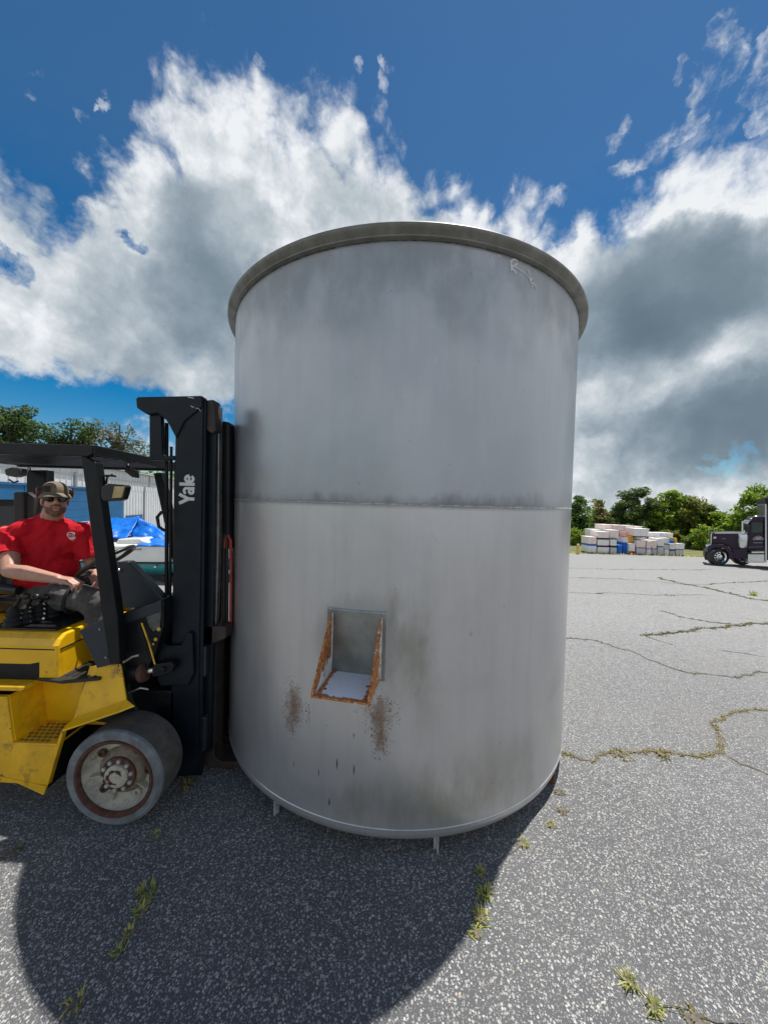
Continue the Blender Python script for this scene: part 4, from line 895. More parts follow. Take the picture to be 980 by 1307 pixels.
# ---- mast
MY = 2.25
mast = MB()
mast.pxz([(224, 545), (232, 520), (259.5, 506), (251.5, 990), (216, 992)], MY, MY + .05, MY)
mast = mast.build('outer_rail', NAVY, fl, .006)
mb = MB(); mb.pxz([(174.8, 509), (178, 507), (259, 505.5), (259, 520), (237, 538), (226, 560), (222.5, 553), (214, 537), (203, 528), (190, 530), (176, 521)], MY - .012, MY + .06, MY); mb.build('top_bracket', NAVY, fl, .008)
mb = MB(); mb.pxz([(189.3, 524), (204, 524), (206, 580), (210, 582), (222, 581), (222, 586), (208, 588), (191, 587), (189.3, 584)], MY + .01, MY + .05, MY); mb.build('mast_strut', NAVY, fl, .006)
mb = MB(); mb.tube([P(213, 540, MY + .08), P(213, 760, MY + .08)], .012, 10); mb.tube([P(219, 570, MY + .07), P(217, 800, MY + .07)], .009, 8); mb.build('hydraulic_pipe', BLACK, fl)
mb = MB(); mb.pxz([(209, 584), (223, 584), (217, 900), (206, 900)], MY + .10, MY + .18, MY); mb.build('lift_cylinder', BLACK, fl, .02, 3)
mb = MB(); mb.pxz([(259, 507), (263, 510), (262, 600), (257, 990), (251, 990)], MY + .012, MY + .04, MY + .012); mb.build('rail_flange', NAVY, fl, .003)
mb = MB(); mb.pxz([(260, 511), (273, 510), (275.5, 550), (270, 553), (262, 548)], MY + .03, MY + .12, MY + .03); mb.build('roller_block', BROWNST, fl, .006)
mb = MB(); mb.pxz([(262, 553), (276, 545), (272, 800), (268, 960), (256, 960)], MY + .06, MY + .11, MY + .06); mb.build('inner_rail', NAVY, fl, .005)
mb = MB(); mb.pxz([(274, 516), (280, 519), (279, 700), (276, 800), (272, 800)], MY + .09, MY + .14, MY + .09); mb.build('channel_edge', STEELB, fl, .003)
# far side of the mast, cross members between
mb = MB(); mb.box((-1.43, 2.80, .09), (-1.31, 2.86, 2.52)); mb.build('outer_rail', NAVY, fl, .006)
for z0, z1 in ((2.40, 2.50), (1.05, 1.17), (.12, .28)):
    mb = MB(); mb.box((-1.46, MY + .055, z0), (-1.42, 2.84, z1)); mb.build('mast_crossbar', NAVY, fl, .006)
mb = MB(); mb.pxz([(281, 541), (290, 539.5), (298, 541), (298, 700), (281, 700)], 2.42, 2.52, 2.48); mb.build('carriage_cylinder', BLACK, fl, .02, 4)
mb = MB(); mb.pxz([(280.5, 538), (285, 538), (284, 600), (280.5, 600)], 2.40, 2.43, 2.42); mb.build('chain_anchor', BROWNST, fl, .004)
HOSER = mat('red_hose', (0.28, 0.035, 0.02), 0.5, 0, .2, 20)
for k, (x0, m) in enumerate(((283, RUBBER), (287, RUBBER), (291.5, HOSER))):
    mb = MB(); mb.tube([P(x0 - 5, 700, 2.42), P(x0 - 3, 686, 2.42), P(x0, 681 + k, 2.42), P(x0 + 3, 690, 2.42), P(x0 + 3.5, 740, 2.42), P(x0 + 3, 805, 2.42)], .0105, 8); mb.build('hydraulic_hose', m, fl)
# tilt cylinder
mb = MB(); mb.pxz([(200.6, 818), (214, 823), (232, 823), (240, 806), (246, 808), (248, 860), (240, 876), (228, 874), (206, 876), (202, 868)], MY - .03, MY, MY - .02); mb.build('tilt_bracket', NAVY, fl, .01, 3)
mb = MB(); mb.cyl(P(150, 862, 2.17), P(183, 858, 2.165), .050, n=24); tc_ = mb.build('tilt_cylinder', BLACK, fl, .004); mb = MB(); mb.cyl(P(182, 858, 2.165), P(187, 857.5, 2.165), .062, .055, n=24); mb.build('cylinder_gland', RIMR, tc_)
mb = MB(); mb.cyl(P(187, 857, 2.165), P(198, 855, 2.16), .022, n=20); mb.build('cylinder_rod', CHROME, tc_)
mb = MB(); mb.pxz([(197, 849), (203, 845), (222, 842), (226, 848), (223, 856), (206, 861), (198, 861)], MY - .09, MY - .045, MY - .06); mb.lathe([(.020, 0), (.018, -.014), (0, -.016)], P(209, 854, MY - .09), 'Y', 6, smooth=False); mb.lathe([(.012, 0), (0, -.012)], P(218, 850, MY - .09), 'Y', 6); mb.build('rod_clevis', BLACK, tc_, .008)
mb = MB(); mb.cyl(P(209, 854, MY - .08), P(209, 854, MY + .01), .016); mb.build('clevis_pin', STEELB, tc_)
mb = MB(); mb.tube([P(158, 845, 2.1), P(170, 838, 2.1), P(178, 836, 2.1)], .008, 8); mb.tube([P(165, 884, 2.12), P(180, 878, 2.12), P(190, 880, 2.13)], .007, 8); mb.build('hydraulic_hose', STEELB, fl)
# carriage and forks
mb = MB(); mb.pxz([(250, 823), (263, 826), (262.5, 864), (250, 863)], MY + .02, MY + .10, MY + .02); mb.build('carriage_hook', GREYP, fl, .005)
mb = MB(); mb.pxz([(251, 815), (256, 803), (262, 799), (288, 800), (288, 815), (262, 826)], MY + .06, MY + .16, MY + .06); mb.build('carriage_bar', BROWNST, fl, .006)
mb = MB(); mb.pxz([(248, 925), (258, 915), (263, 917), (262, 958), (257, 961), (248.5, 955)], MY + .02, MY + .10, MY + .02); mb.build('carriage_hook', GREYP, fl, .005)
for k, Yf in enumerate((2.36, 2.60)):
    dx_ = -.055 * k
    xa, xb = -1.205 + dx_, -1.135 + dx_
    mb = MB()
    prof = [(xa, .93), (xa, .06), (xa + .015, .03), (xa + .05, .022), (.30, .028), (.32, .033), (.32, .04), (xb + .05, .068), (xb + .012, .085), (xb, .12), (xb, .93)]
    mb.prism([(x, Yf, z) for x, z in prof], (0, .13 if k == 0 else .12, 0)); mb.build('fork', BROWNST, fl, .005)
mb = MB(); mb.box((-1.285, 2.34, .80), (-1.262, 2.72, .92)); mb.box((-1.285, 2.34, .25), (-1.262, 2.72, .37)); mb.build('carriage_frame', BROWNST, fl, .005)
mb = MB(); mb.box((-1.33, 2.36, .20), (-1.30, 2.74, 1.55)); mb.build('mast_backplate', BLACK, fl)
# maker's name on the mast
LETT = mat('lettering_white', (0.62, 0.62, 0.58), 0.5, 0, .08, 30, dirt=.3, dirtcol=(.3, .3, .28))
def text_mesh(name, body, p0, size, rot, ext, m, parent, off=0.0, sx=1.0, italic=0.0):
    cu = bpy.data.curves.new(name, 'FONT'); cu.body = body; cu.size = size; cu.extrude = ext; cu.offset = off; cu.shear = italic; cu.space_character = 0.95
    ob = bpy.data.objects.new('tmp_' + name, cu); COL.objects.link(ob); bpy.context.view_layer.update()
    me = bpy.data.meshes.new_from_object(ob.evaluated_get(bpy.context.evaluated_depsgraph_get())); bpy.data.objects.remove(ob)
    mw = Matrix.Translation(Vector(p0)) @ rot.to_4x4() @ Matrix.Diagonal((sx, 1, 1, 1))
    me.transform(mw); me.transform(Matrix.Translation(-root_loc(parent)))
    me.materials.clear(); me.materials.append(m); me.name = name
    o2 = bpy.data.objects.new(name, me); COL.objects.link(o2); o2.parent = parent; return o2
LO = P(248.3, 644.5, MY)
def glyph(strokes, u0, wd):
    "flat letter drawn as broad strokes; u runs up the mast, v towards the driver"
    mb = MB()
    for k, pts in enumerate(strokes):
        q = [LO + V3((-v * KL, -.0012 - .0002 * k, (u0 + u) * KL)) for u, v in pts]; fr, bk = [], []
        for i, p in enumerate(q):
            d = (q[min(i + 1, len(q) - 1)] - q[max(0, i - 1)]).normalized(); sd = d.cross(V3((0, 1, 0))) * wd / 2; fr += [p - sd, p + sd]
        n = len(q); vs = fr + [p + V3((0, .003, 0)) for p in fr]; m = 2 * n
        fs = [(2 * i, 2 * i + 1, 2 * i + 3, 2 * i + 2) for i in range(n - 1)] + [(2 * i, 2 * i + 2, m + 2 * i + 2, m + 2 * i) for i in range(n - 1)] + [(2 * i + 1, m + 2 * i + 1, m + 2 * i + 3, 2 * i + 3) for i in range(n - 1)] + [(0, m, m + 1, 1), (m - 2, m - 1, 2 * m - 1, 2 * m - 2)]
        mb.add(vs, fs)
    return mb.build('letter', LETT, fl)
V3 = Vector
def arc(cu, cv, ru, rv, a0, a1, n=14): return [(cu + ru * math.cos(R_(a0 + (a1 - a0) * i / n)), cv + rv * math.sin(R_(a0 + (a1 - a0) * i / n))) for i in range(n + 1)]
KL = MY / 2.13; H_ = .094; xh = .066; LW = .0195 * KL
glyph([[(.036, .0), (.036, .042)], [(.036, .036), (.008, H_)], [(.036, .036), (.064, H_)]], 0, LW)
glyph([arc(.024, .050, .016, .0145, 168, 0, 12) + [(.040, .0)], arc(.021, .0205, .0135, .0125, 0, 360, 18)], .062, .0165)
glyph([[(.010, .0), (.010, H_)]], .117, LW)
glyph([[(.010, .034), (.044, .034)], arc(.027, .033, .0195, .0245, 0, 325, 20)], .133, .0165)
# white scratches at the top of the mast
mb = MB(); mb.tube([P(244, 518, MY - .014), P(246, 520, MY - .014), P(248, 519, MY - .014)], .003, 5); mb.tube([P(250, 521, MY - .014), P(254, 521.5, MY - .014), P(256.5, 525, MY - .014)], .0025, 5); mb.tube([P(240, 507, MY - .014), P(248, 508.5, MY - .014)], .003, 5); mb.build('paint_scratch', PALE, fl)

# ------------------------------------------------------------------ driver
def capsule(mb, a, ra, b, rb, n=12):
    a, b = Vector(a), Vector(b); d = b - a; L = d.length
    if L < 1e-5: mb.ell(a, ra, n); return
    pts, rs = [], []
    z = d / L
    for i in range(5): t = math.pi / 2 * i / 4; pts.append(a - z * ra * math.cos(t)); rs.append(max(.0004, ra * math.sin(t)))
    for i in range(5): t = math.pi / 2 * i / 4; pts.append(b + z * rb * math.sin(t)); rs.append(max(.0004, rb * math.cos(t)))
    mb.tube(pts, rs, n)
def chain(mb, pts, n=12):
    for (a, ra), (b, rb) in zip(pts[:-1], pts[1:]): capsule(mb, a, ra, b, rb, n)
def remesh(mb, name, mats, parent, voxel, smooth=3, post=None, sm_fac=.5):
    me = mb.mesh(name, mats, Vector((0, 0, 0))); ob = bpy.data.objects.new(name, me); COL.objects.link(ob)
    r = ob.modifiers.new('r', 'REMESH'); r.mode = 'VOXEL'; r.voxel_size = voxel; r.use_smooth_shade = True
    if smooth: s_ = ob.modifiers.new('s', 'SMOOTH'); s_.iterations = smooth; s_.factor = sm_fac
    bpy.context.view_layer.update()
    nm = bpy.data.meshes.new_from_object(ob.evaluated_get(bpy.context.evaluated_depsgraph_get())); bpy.data.objects.remove(ob)
    nm.name = name
    if post: post(nm)
    o = root_loc(parent); nm.transform(Matrix.Translation(-o))
    for p in nm.polygons: p.use_smooth = True
    if not nm.materials:
        for m in (mats if isinstance(mats, (list, tuple)) else [mats]): nm.materials.append(m)
    o2 = bpy.data.objects.new(name, nm); COL.objects.link(o2)
    if parent is not None: o2.parent = parent
    return o2
SKIN = mat('skin', (0.46, 0.245, 0.175), 0.5, 0, 0.08, 25, 0.08, 200, sss=.08)
BEARD = mat('beard', (0.17, 0.090, 0.062), 0.8, 0, 0.3, 90, 0.6, 300)
SHIRT = mat('red_cotton', (0.52, 0.010, 0.020), 0.85, 0, 0.08, 9, 0.25, 14, dist=.01, spec=.2)
TROUS = mat('dark_grey_trousers', (0.095, 0.090, 0.088), 0.9, 0, 0.3, 14, 0.3, 20, dist=.01, spec=.2)
HX = P(71, 637.5, 2.40)                     # middle of the head
man = thing('person', (-2.45, 2.55, 1.10), 'driver in a red t-shirt, cap, sunglasses and ear defenders sitting on the forklift', 'person')
V3 = Vector
rsh, lsh = V3((-2.545, 2.34, 1.618)), V3((-2.205, 2.52, 1.622))          # shoulders
rel, rwr = P(14, 728, 2.20), P(74, 739, 2.17)        # right elbow, wrist
lel, lwr = V3((-2.135, 2.55, 1.36)), V3((-2.005, 2.42, 1.275))
pel = V3((-2.50, 2.56, 1.20)); nck = V3((-2.365, 2.430, 1.738))
rhip, lhip = V3((-2.46, 2.46, 1.20)), V3((-2.42, 2.66, 1.20))
rkn, lkn = V3((-1.955, 2.33, 1.185)), V3((-1.95, 2.60, 1.19))
ran, lan = V3((-1.87, 2.36, .86)), V3((-1.84, 2.64, .86))
fw = V3((.50, -.86, 0)).normalized()      # where the face looks: at the camera
fw = V3((-HX.x, -HX.y, 0)).normalized(); fw = (fw + V3((.06, 0, 0))).normalized()
sdv = V3((-fw.y, fw.x, 0)); up = V3((0, 0, 1))   # sdv: towards his left
HS = .84
HM = Matrix((sdv * HS, -fw, up)).transposed()  # local x = his left, -y = forward, z = up
def hp(x, y, z): return HX + sdv * x * HS + fw * y + up * z
bd = MB()
# head: skull, jaw, cheeks, nose, lips, ears
def hell(c, r, n=20): bd.ell(hp(*c), r, n, HM)
hell((0, -.012, .032), (.077, .097, .090)); hell((0, .022, -.030), (.062, .070, .082)); hell((0, .050, -.082), (.042, .038, .034))
hell((0.036, .045, -.030), (.032, .038, .035)); hell((-.036, .045, -.030), (.032, .038, .035))
hell((0, .078, .030), (.052, .020, .016), 14)
capsule(bd, hp(0, .088, .018), .009, hp(0, .108, -.018), .014); hell((.011, .100, -.022), (.010, .010, .009), 10); hell((-.011, .100, -.022), (.010, .010, .009), 10)
capsule(bd, hp(-.020, .088, -.052), .0065, hp(.020, .088, -.052), .0065); capsule(bd, hp(-.015, .087, -.061), .007, hp(.015, .087, -.061), .007)
for s_ in (-1, 1): hell((.080 * s_, -.012, -.012), (.010, .022, .034), 12); hell((.032 * s_, .080, .012), (.012, .010, .007), 10)
capsule(bd, hp(0, -.010, -.06), .058, nck + V3((0, .02, -.03)), .066)
# trunk, arms, legs
chain(bd, [(nck + V3((0, .02, -.05)), .075), (V3((-2.40, 2.47, 1.50)), .125), (V3((-2.44, 2.50, 1.34)), .130), (pel, .125)])
chain(bd, [(V3((-2.45, 2.40, 1.62)), .065), (rsh, .062), (rel, .046)]); chain(bd, [(V3((-2.29, 2.49, 1.62)), .065), (lsh, .062), (lel, .046)])
chain(bd, [(rel, .047), (rel.lerp(rwr, .3), .049), (rwr, .030)]); chain(bd, [(lel, .047), (lel.lerp(lwr, .3), .048), (lwr, .030)])
chain(bd, [(rhip, .10), (rkn, .062), (ran, .045)]); chain(bd, [(lhip, .10), (lkn, .062), (lan, .045)])
def hand(w_, d, pn, side):
    "palm and five bent fingers from wrist w_, pointing along d, palm side pn"
    d = d.normalized(); pn = (pn - d * pn.dot(d)).normalized(); s_ = d.cross(pn) * side
    for t in (-.022, -.007, .008, .022): capsule(bd, w_ + d * .01 + s_ * t * .7, .017, w_ + d * .080 + s_ * t * 1.15, .0145, 10)
    for t, L in ((-.030, .9), (-.010, 1.05), (.011, 1.0), (.030, .78)):
        k = w_ + d * .088 + s_ * t; a1 = k + (d * .85 + pn * .35).normalized() * .040 * L; a2 = a1 + (d * .35 + pn * .9).normalized() * .026 * L; a3 = a2 + (d * -.35 + pn * .9).normalized() * .018 * L
        chain(bd, [(k, .0098), (a1, .0090), (a2, .0082), (a3, .0072)], 10)
    b0 = w_ + d * .025 - s_ * .028; b1 = b0 + (d * .7 - s_ * .7 + pn * .3).normalized() * .036; b2 = b1 + (d * .95 + pn * .35 + s_ * .1).normalized() * .030; b3 = b2 + (d * .9 + pn * .3 + s_ * .25).normalized() * .022
    chain(bd, [(b0, .015), (b1, .0115), (b2, .010), (b3, .0085)], 10)
hand(rwr, V3((1.0, -.02, -.10)), V3((.10, .15, -1)), -1)
hand(lwr, V3((.95, -.55, -.25)), V3((-.1, .1, -1)), 1)
body = remesh(bd, 'body', [SKIN, SKIN], man, .0052, 2)
# stubble round the jaw, and short hair at the neck
bb = MB()
def bell(c, r, n=16): bb.ell(hp(*c), r, n, HM)
bell((0, .0495, -.085), (.0435, .0395, .0355)); bell((.040, .028, -.062), (.0265, .0465, .040)); bell((-.040, .028, -.062), (.0265, .0465, .040)); bell((.058, .0, -.045), (.012, .022, .030)); bell((-.058, 0, -.045), (.012, .022, .030))
bell((0, .090, -.0385), (.024, .010, .006)); bell((.026, .078, -.055), (.010, .014, .022)); bell((-.026, .078, -.055), (.010, .014, .022))
remesh(bb, 'beard', BEARD, man, .004, 2)
HAIRM = mat('brown_hair', (.06, .035, .022), .8, 0, .3, 90, .6, 300)
hb2 = MB(); hb2.ell(hp(0, -.020, .012), (.080, .094, .085), 20, HM); remesh(hb2, 'hair', HAIRM, man, .005, 1)
lips = MB(); capsule(lips, hp(-.021, .096, -.0555), .0052, hp(.021, .096, -.0555), .0052); lips.build('mouth', mat('lips', (.40, .16, .13), .5), man)
# shirt
st = MB()
chain(st, [(V3((-2.385, 2.455, 1.635)), .112), (V3((-2.40, 2.465, 1.50)), .150), (V3((-2.43, 2.48, 1.36)), .158), (V3((-2.46, 2.50, 1.245)), .150)], 20)
capsule(st, nck + V3((-.02, .0, -.055)), .064, rsh + V3((.05, 0, .012)), .058, 16); capsule(st, nck + V3((.02, .02, -.055)), .064, lsh + V3((-.05, 0, .012)), .062, 16)
chain(st, [(V3((-2.40, 2.43, 1.655)), .075), (rsh + V3((0, 0, -.006)), .064), (rsh.lerp(rel, .30), .074), (rsh.lerp(rel, .62), .077)], 16)
chain(st, [(V3((-2.33, 2.47, 1.655)), .075), (lsh + V3((0, 0, -.006)), .077), (lsh.lerp(lel, .35), .080), (lsh.lerp(lel, .66), .083)], 16)
chain(st, [(V3((-2.47, 2.40, 1.55)), .10), (V3((-2.29, 2.50, 1.55)), .10)], 16); chain(st, [(V3((-2.50, 2.42, 1.38)), .11), (V3((-2.34, 2.48, 1.36)), .125), (V3((-2.36, 2.46, 1.27)), .115)], 16)
capsule(st, nck + V3((0, .01, -.055)), .088, nck + V3((-.004, .02, -.028)), .073, 18)
def crease(me):
    nl = [v.normal.copy() for v in me.vertices]
    for v in me.vertices:
        c = v.co.copy(); n = nl[v.index]
        q = V3((c.x * 9 + c.z * 5, c.y * 9 - c.z * 4, c.z * 3.2)); a = abs(mnoise.noise(q)) - .25
        q2 = V3((c.x * 22 - c.z * 16, c.y * 20, c.z * 9)); b_ = abs(mnoise.noise(q2)) - .2
        k = .030 * a + .013 * b_
        for e0, s0, r0 in ((rel, rsh, .62), (lel, lsh, .66)):                     # open the sleeve mouths
            d = (e0 - s0).normalized(); t = (c - s0).dot(d); L = (e0 - s0).length * r0; rd = (c - s0 - d * t).length
            if t > L + .004 and rd < .095: v.co = c - d * (t - L - .004) - d * .03 * max(0, 1 - rd / .066)
        v.co += n * k
remesh(st, 'shirt', SHIRT, man, .007, 4, crease)
tr = MB()
chain(tr, [(pel + V3((0, 0, .02)), .150), (rhip, .115), (rhip.lerp(rkn, .5), .104), (rkn, .080), (rkn.lerp(ran, .5), .080), (ran, .072)], 16)
chain(tr, [(pel, .150), (lhip, .115), (lhip.lerp(lkn, .5), .104), (lkn, .080), (lkn.lerp(lan, .5), .080), (lan, .072)], 16)
capsule(tr, rhip.lerp(rkn, .50) + V3((0, -.062, -.02)), .050, rhip.lerp(rkn, .72) + V3((0, -.054, -.02)), .044, 14)
def crease2(me):
    nl = [v.normal.copy() for v in me.vertices]
    for v in me.vertices:
        c = v.co; a = abs(mnoise.noise(V3((c.x * 10 + c.z * 8, c.y * 8, c.z * 10)))) - .25; v.co += nl[v.index] * (.020 * a + .006 * mnoise.noise(c * 40))
remesh(tr, 'trousers', TROUS, man, .008, 3, crease2)
mb = MB(); mb.tube([rhip.lerp(rkn, .70) + V3((math.sin(a) * .02, math.cos(a) * .098, math.sin(a) * .098)) for a in [2 * math.pi * i / 20 for i in range(20)]], .014, 8, close=True); mb.build('thigh_strap', mat('strap', (.016, .016, .022), .8), man)
for a, b in ((ran, lan),):
    for q in (ran, lan):
        mb = MB(); capsule(mb, q + V3((.0, 0, -.03)), .052, q + V3((.13, 0, -.045)), .045, 14); mb.build('boot', RUBBER, man)
# cap
CAPM = mat('khaki_cap', (0.20, 0.16, 0.11), 0.9, 0, 0.15, 40, .3, 200); CAPD = mat('cap_dark_panel', (0.035, 0.027, 0.022), 0.9, 0, .2, 40)
cm = MB(); rings = []
for i in range(9):
    t = math.pi / 2 * i / 8; rings.append((.0885 * math.cos(t) ** .75, .105 * math.cos(t) ** .75, .045 + .080 * math.sin(t)))
pts = [[hp(a_ * math.cos(2 * math.pi * j / 28), -.010 + b_ * math.sin(2 * math.pi * j / 28) + (.012 * (1 if math.sin(2 * math.pi * j / 28) > 0 else 0) * (z_ - .045) / .08), z_) for j in range(28)] for a_, b_, z_ in rings[:-1]]
cm.loft(pts, True, True, True); cap_ = cm.build('cap', CAPM, man)
bm_ = MB(); vs = []; fs = []; nb = 16
for k in range(5):
    for i in range(nb + 1):
        a = math.pi * (.10 + .80 * i / nb); rx = .090 + .004 * k; ry = .10 + .0155 * k
        x = rx * math.cos(a); y = -.010 + ry * math.sin(a); z = .046 - .0065 * k - 1.1 * x * x
        vs.append(hp(x, y, z))
for k in range(4):
    for i in range(nb): fs.append((k * (nb + 1) + i, k * (nb + 1) + i + 1, (k + 1) * (nb + 1) + i + 1, (k + 1) * (nb + 1) + i))
bm_.add(vs, fs, True); br_ = bm_.build('cap_brim', CAPM, cap_); so = br_.modifiers.new('s', 'SOLIDIFY'); so.thickness = .004; so.offset = 0
pm = MB()
for x0, x1, m in ((-.088, -.030, 0),):
    q = []
    for i in range(7):
        a0 = math.pi * (.62 + .36 * i / 6); q.append(a0)
    rows = [[hp(.0895 * math.cos(a) * f + .000, -.010 + .106 * math.sin(a) * f, z) for a in q] for f, z in ((1.0, .05), (1.0, .072), (.965, .092))]
    pm.loft(rows, False, False, True)
pm.build('cap_panel', CAPD, cap_)
# sunglasses
LENS = mat('sunglass_lens', (0.006, 0.006, 0.007), 0.08, 0, 0.02, coat=.6)
mb = MB()
for s_ in (-1, 1): mb.ell(hp(.035 * s_, .090, .008), (.038, .013, .024), 16, HM @ Matrix.Rotation(R_(-14) * s_, 3, 'Z'))
mb.build('sunglasses', LENS, man)
mb = MB(); mb.tube([hp(-.085, -.01, .022), hp(-.075, .04, .022), hp(-.060, .083, .022), hp(-.02, .099, .024), hp(.02, .099, .024), hp(.060, .083, .022), hp(.075, .04, .022), hp(.085, -.01, .022)], .004, 6); mb.build('glasses_frame', PLAST, man)
# ear defenders worn on the temples, above the ears
EARR = mat('ear_cup_red', (0.10, 0.010, 0.014), 0.35, 0, .1); 
for s_ in (-1, 1):
    c = hp(.097 * s_, -.008, .046); d = sdv * s_ * .7
    mb = MB(); q = []
    for rr_, o_ in ((.036, -.022), (.040, -.012), (.036, -.002)): q.append([c + d * o_ + fw * rr_ * .85 * math.cos(a) + up * rr_ * 1.1 * math.sin(a) for a in [2 * math.pi * i / 20 for i in range(20)]])
    mb.loft(q, True, True, True); mf = mb.build('ear_cup', PLAST, man, .003)
    mb = MB(); q = []
    for rr_, o_ in ((.035, -.002), (.034, .014), (.022, .022)): q.append([c + d * o_ + fw * rr_ * .85 * math.cos(a) + up * rr_ * 1.1 * math.sin(a) for a in [2 * math.pi * i / 20 for i in range(20)]])
    mb.loft(q, True, True, True); mb.build('ear_cup_shell', EARR, mf, .002)
mb = MB(); mb.tube([hp(.108 * math.cos(a), -.02 - .105 * math.sin(a) * .75, .052 + .02 * math.sin(a)) for a in [math.pi * i / 16 for i in range(17)]], .006, 6); mb.build('ear_band', PLAST, man)
# small print on the chest of the shirt
dcam = None
mb = MB(); WH = mat('shirt_print', (.78, .74, .74), .8, 0, .1, 40)
sh = [o for o in man.children if o.name.startswith('shirt')][0]
bpy.context.view_layer.update()
def onshirt(px, py):
    d = ray(px, py).normalized(); o = V3((0, 0, EYE)) - root_loc(man)
    ok, loc, nr, fi = sh.ray_cast(o, d)
    return (loc + root_loc(man) + nr * .0025) if ok else P(px, py, 2.3)
def stroke(pts, wd):
    q = [onshirt(*p) for p in pts]; vs = []
    for i, p in enumerate(q):
        d = (q[min(i + 1, len(q) - 1)] - q[max(0, i - 1)]).normalized(); nr = V3((0, 0, EYE)) - p; sd = nr.cross(d).normalized() * wd; vs += [p - sd, p + sd]
    mb.add(vs, [(2 * i, 2 * i + 1, 2 * i + 3, 2 * i + 2) for i in range(len(q) - 1)])
stroke([(86.5, 683.5), (87, 681), (89, 679.6), (91.5, 679.4), (94, 680), (96, 681.6)], .003)
for x in (87.5, 90, 92.5, 95): stroke([(x, 681.8), (x + .3, 683.6)], .0028)
stroke([(87, 685), (97, 685.6)], .003); stroke([(88.5, 687), (96.5, 687.4)], .0035); stroke([(89.5, 688.6), (95, 689)], .002)
mb.build('chest_print', WH, man)
# ------------------------------------------------------------------ metal building behind the forklift
def ribbed(name, col, **k): return mat(name, col, .45, .0, .06, 1.2, 0, 60, dirt=.25, dirtcol=(.35, .35, .34), **k)
SIDING = ribbed('white_siding', (0.62, 0.64, 0.66)); BLUEP = mat('blue_door_paint', (0.004, 0.105, 0.26), .6, 0, .10, .8, dirt=.2, dirtcol=(.02, .08, .18))
WB = Vector((-17.6, 18.0, 0)); WDIR = Vector((-.25, 1, 0)).normalized(); WN = Vector((WDIR.y, -WDIR.x, 0))    # outward: towards +X
def wp(s, z, o=0.0): p = WB + WDIR * s + WN * o; return Vector((p.x, p.y, z))
bld = thing('metal_building', (WB.x, WB.y, gz(0, 18)), 'white ribbed metal building with blue roller doors behind the driver', 'building')
def hitw(px, py):
    d = ray(px, py); o = V3((0, 0, EYE)) - WB; t = -o.dot(WN) / d.dot(WN); p = V3((0, 0, EYE)) + d * t; return (p - WB).dot(WDIR), p.z
S0, S1 = -9.0, 42.0; ZE = 3.75
s_door1 = hitw(157, 640)[0]; z_door = hitw(60, 620)[1]
zb_ = -2.2
mb = MB(); mb.prism([wp(S0, zb_, -.05), wp(S1, zb_, -.05), wp(S1, ZE, -.05), wp(S0, ZE, -.05)], WN * -.12); mb.build('wall', SIDING, bld)
mb = MB(); mb.prism([wp(S0, ZE, .15), wp(S1, ZE, .15), wp(S1, ZE + .25, .15), wp(S1, ZE + 2.2, -9), wp(S0, ZE + 2.2, -9), wp(S0, ZE + .25, .15)], V3((0, 0, .02))) if False else None
mb = MB(); mb.add([wp(S0, ZE + .08, .25), wp(S1, ZE + .08, .25), wp(S1, ZE + 1.4, -10), wp(S0, ZE + 1.4, -10), wp(S0, ZE, .25), wp(S1, ZE, .25), wp(S1, ZE - .05, -10), wp(S0, ZE - .05, -10)], [(0, 1, 2, 3), (4, 5, 1, 0), (5, 6, 2, 1), (6, 7, 3, 2), (7, 4, 0, 3)]); mb.build('roof', mat('grey_roof', (.45, .47, .48), .5), bld)
def panel(s0, s1, z0, z1):
    "one ribbed sheet: flat pan with raised ribs"
    mb = MB(); pts = []; L = s1 - s0; k = max(1, round(L / .5))
    for i in range(k):
        a = s0 + L * i / k; b = s0 + L * (i + 1) / k; r = .05
        pts += [(a, .0), (a + r * .3, .045), (a + r, .045), (a + r * 1.3, 0.0)]
    pts.append((s1, 0.0))
    n = len(pts); vs = [wp(s, z0, o) for s, o in pts] + [wp(s, z1, o) for s, o in pts]
    mb.add(vs, [(i, i + 1, n + i + 1, n + i) for i in range(n - 1)]); mb.build('siding_panel', SIDING, bld)
sa = S0
while sa < S1 - .1:
    panel(sa, min(sa + 1.5, S1), z_door + .02, ZE); sa += 1.5
sa = s_door1 + .1
while sa < S1 - .1:
    panel(sa, min(sa + 1.5, S1), zb_, z_door + .012); sa += 1.5
mb = MB(); mb.prism([wp(S0, ZE - 1.05 + .35, .05), wp(S1, ZE - .70, .05), wp(S1, ZE - .66, .05), wp(S0, ZE - .66, .05)], WN * .03); mb.build('girt_line', mat('grey_trim', (.30, .31, .32), .6), bld)  # grey strip along the siding seam
mb = MB(); mb.prism([wp(S0, z_door - .05, .04), wp(s_door1 + .1, z_door - .05, .04), wp(s_door1 + .1, z_door + .06, .04), wp(S0, z_door + .06, .04)], WN * .05); mb.build('door_header', BLUEP, bld)
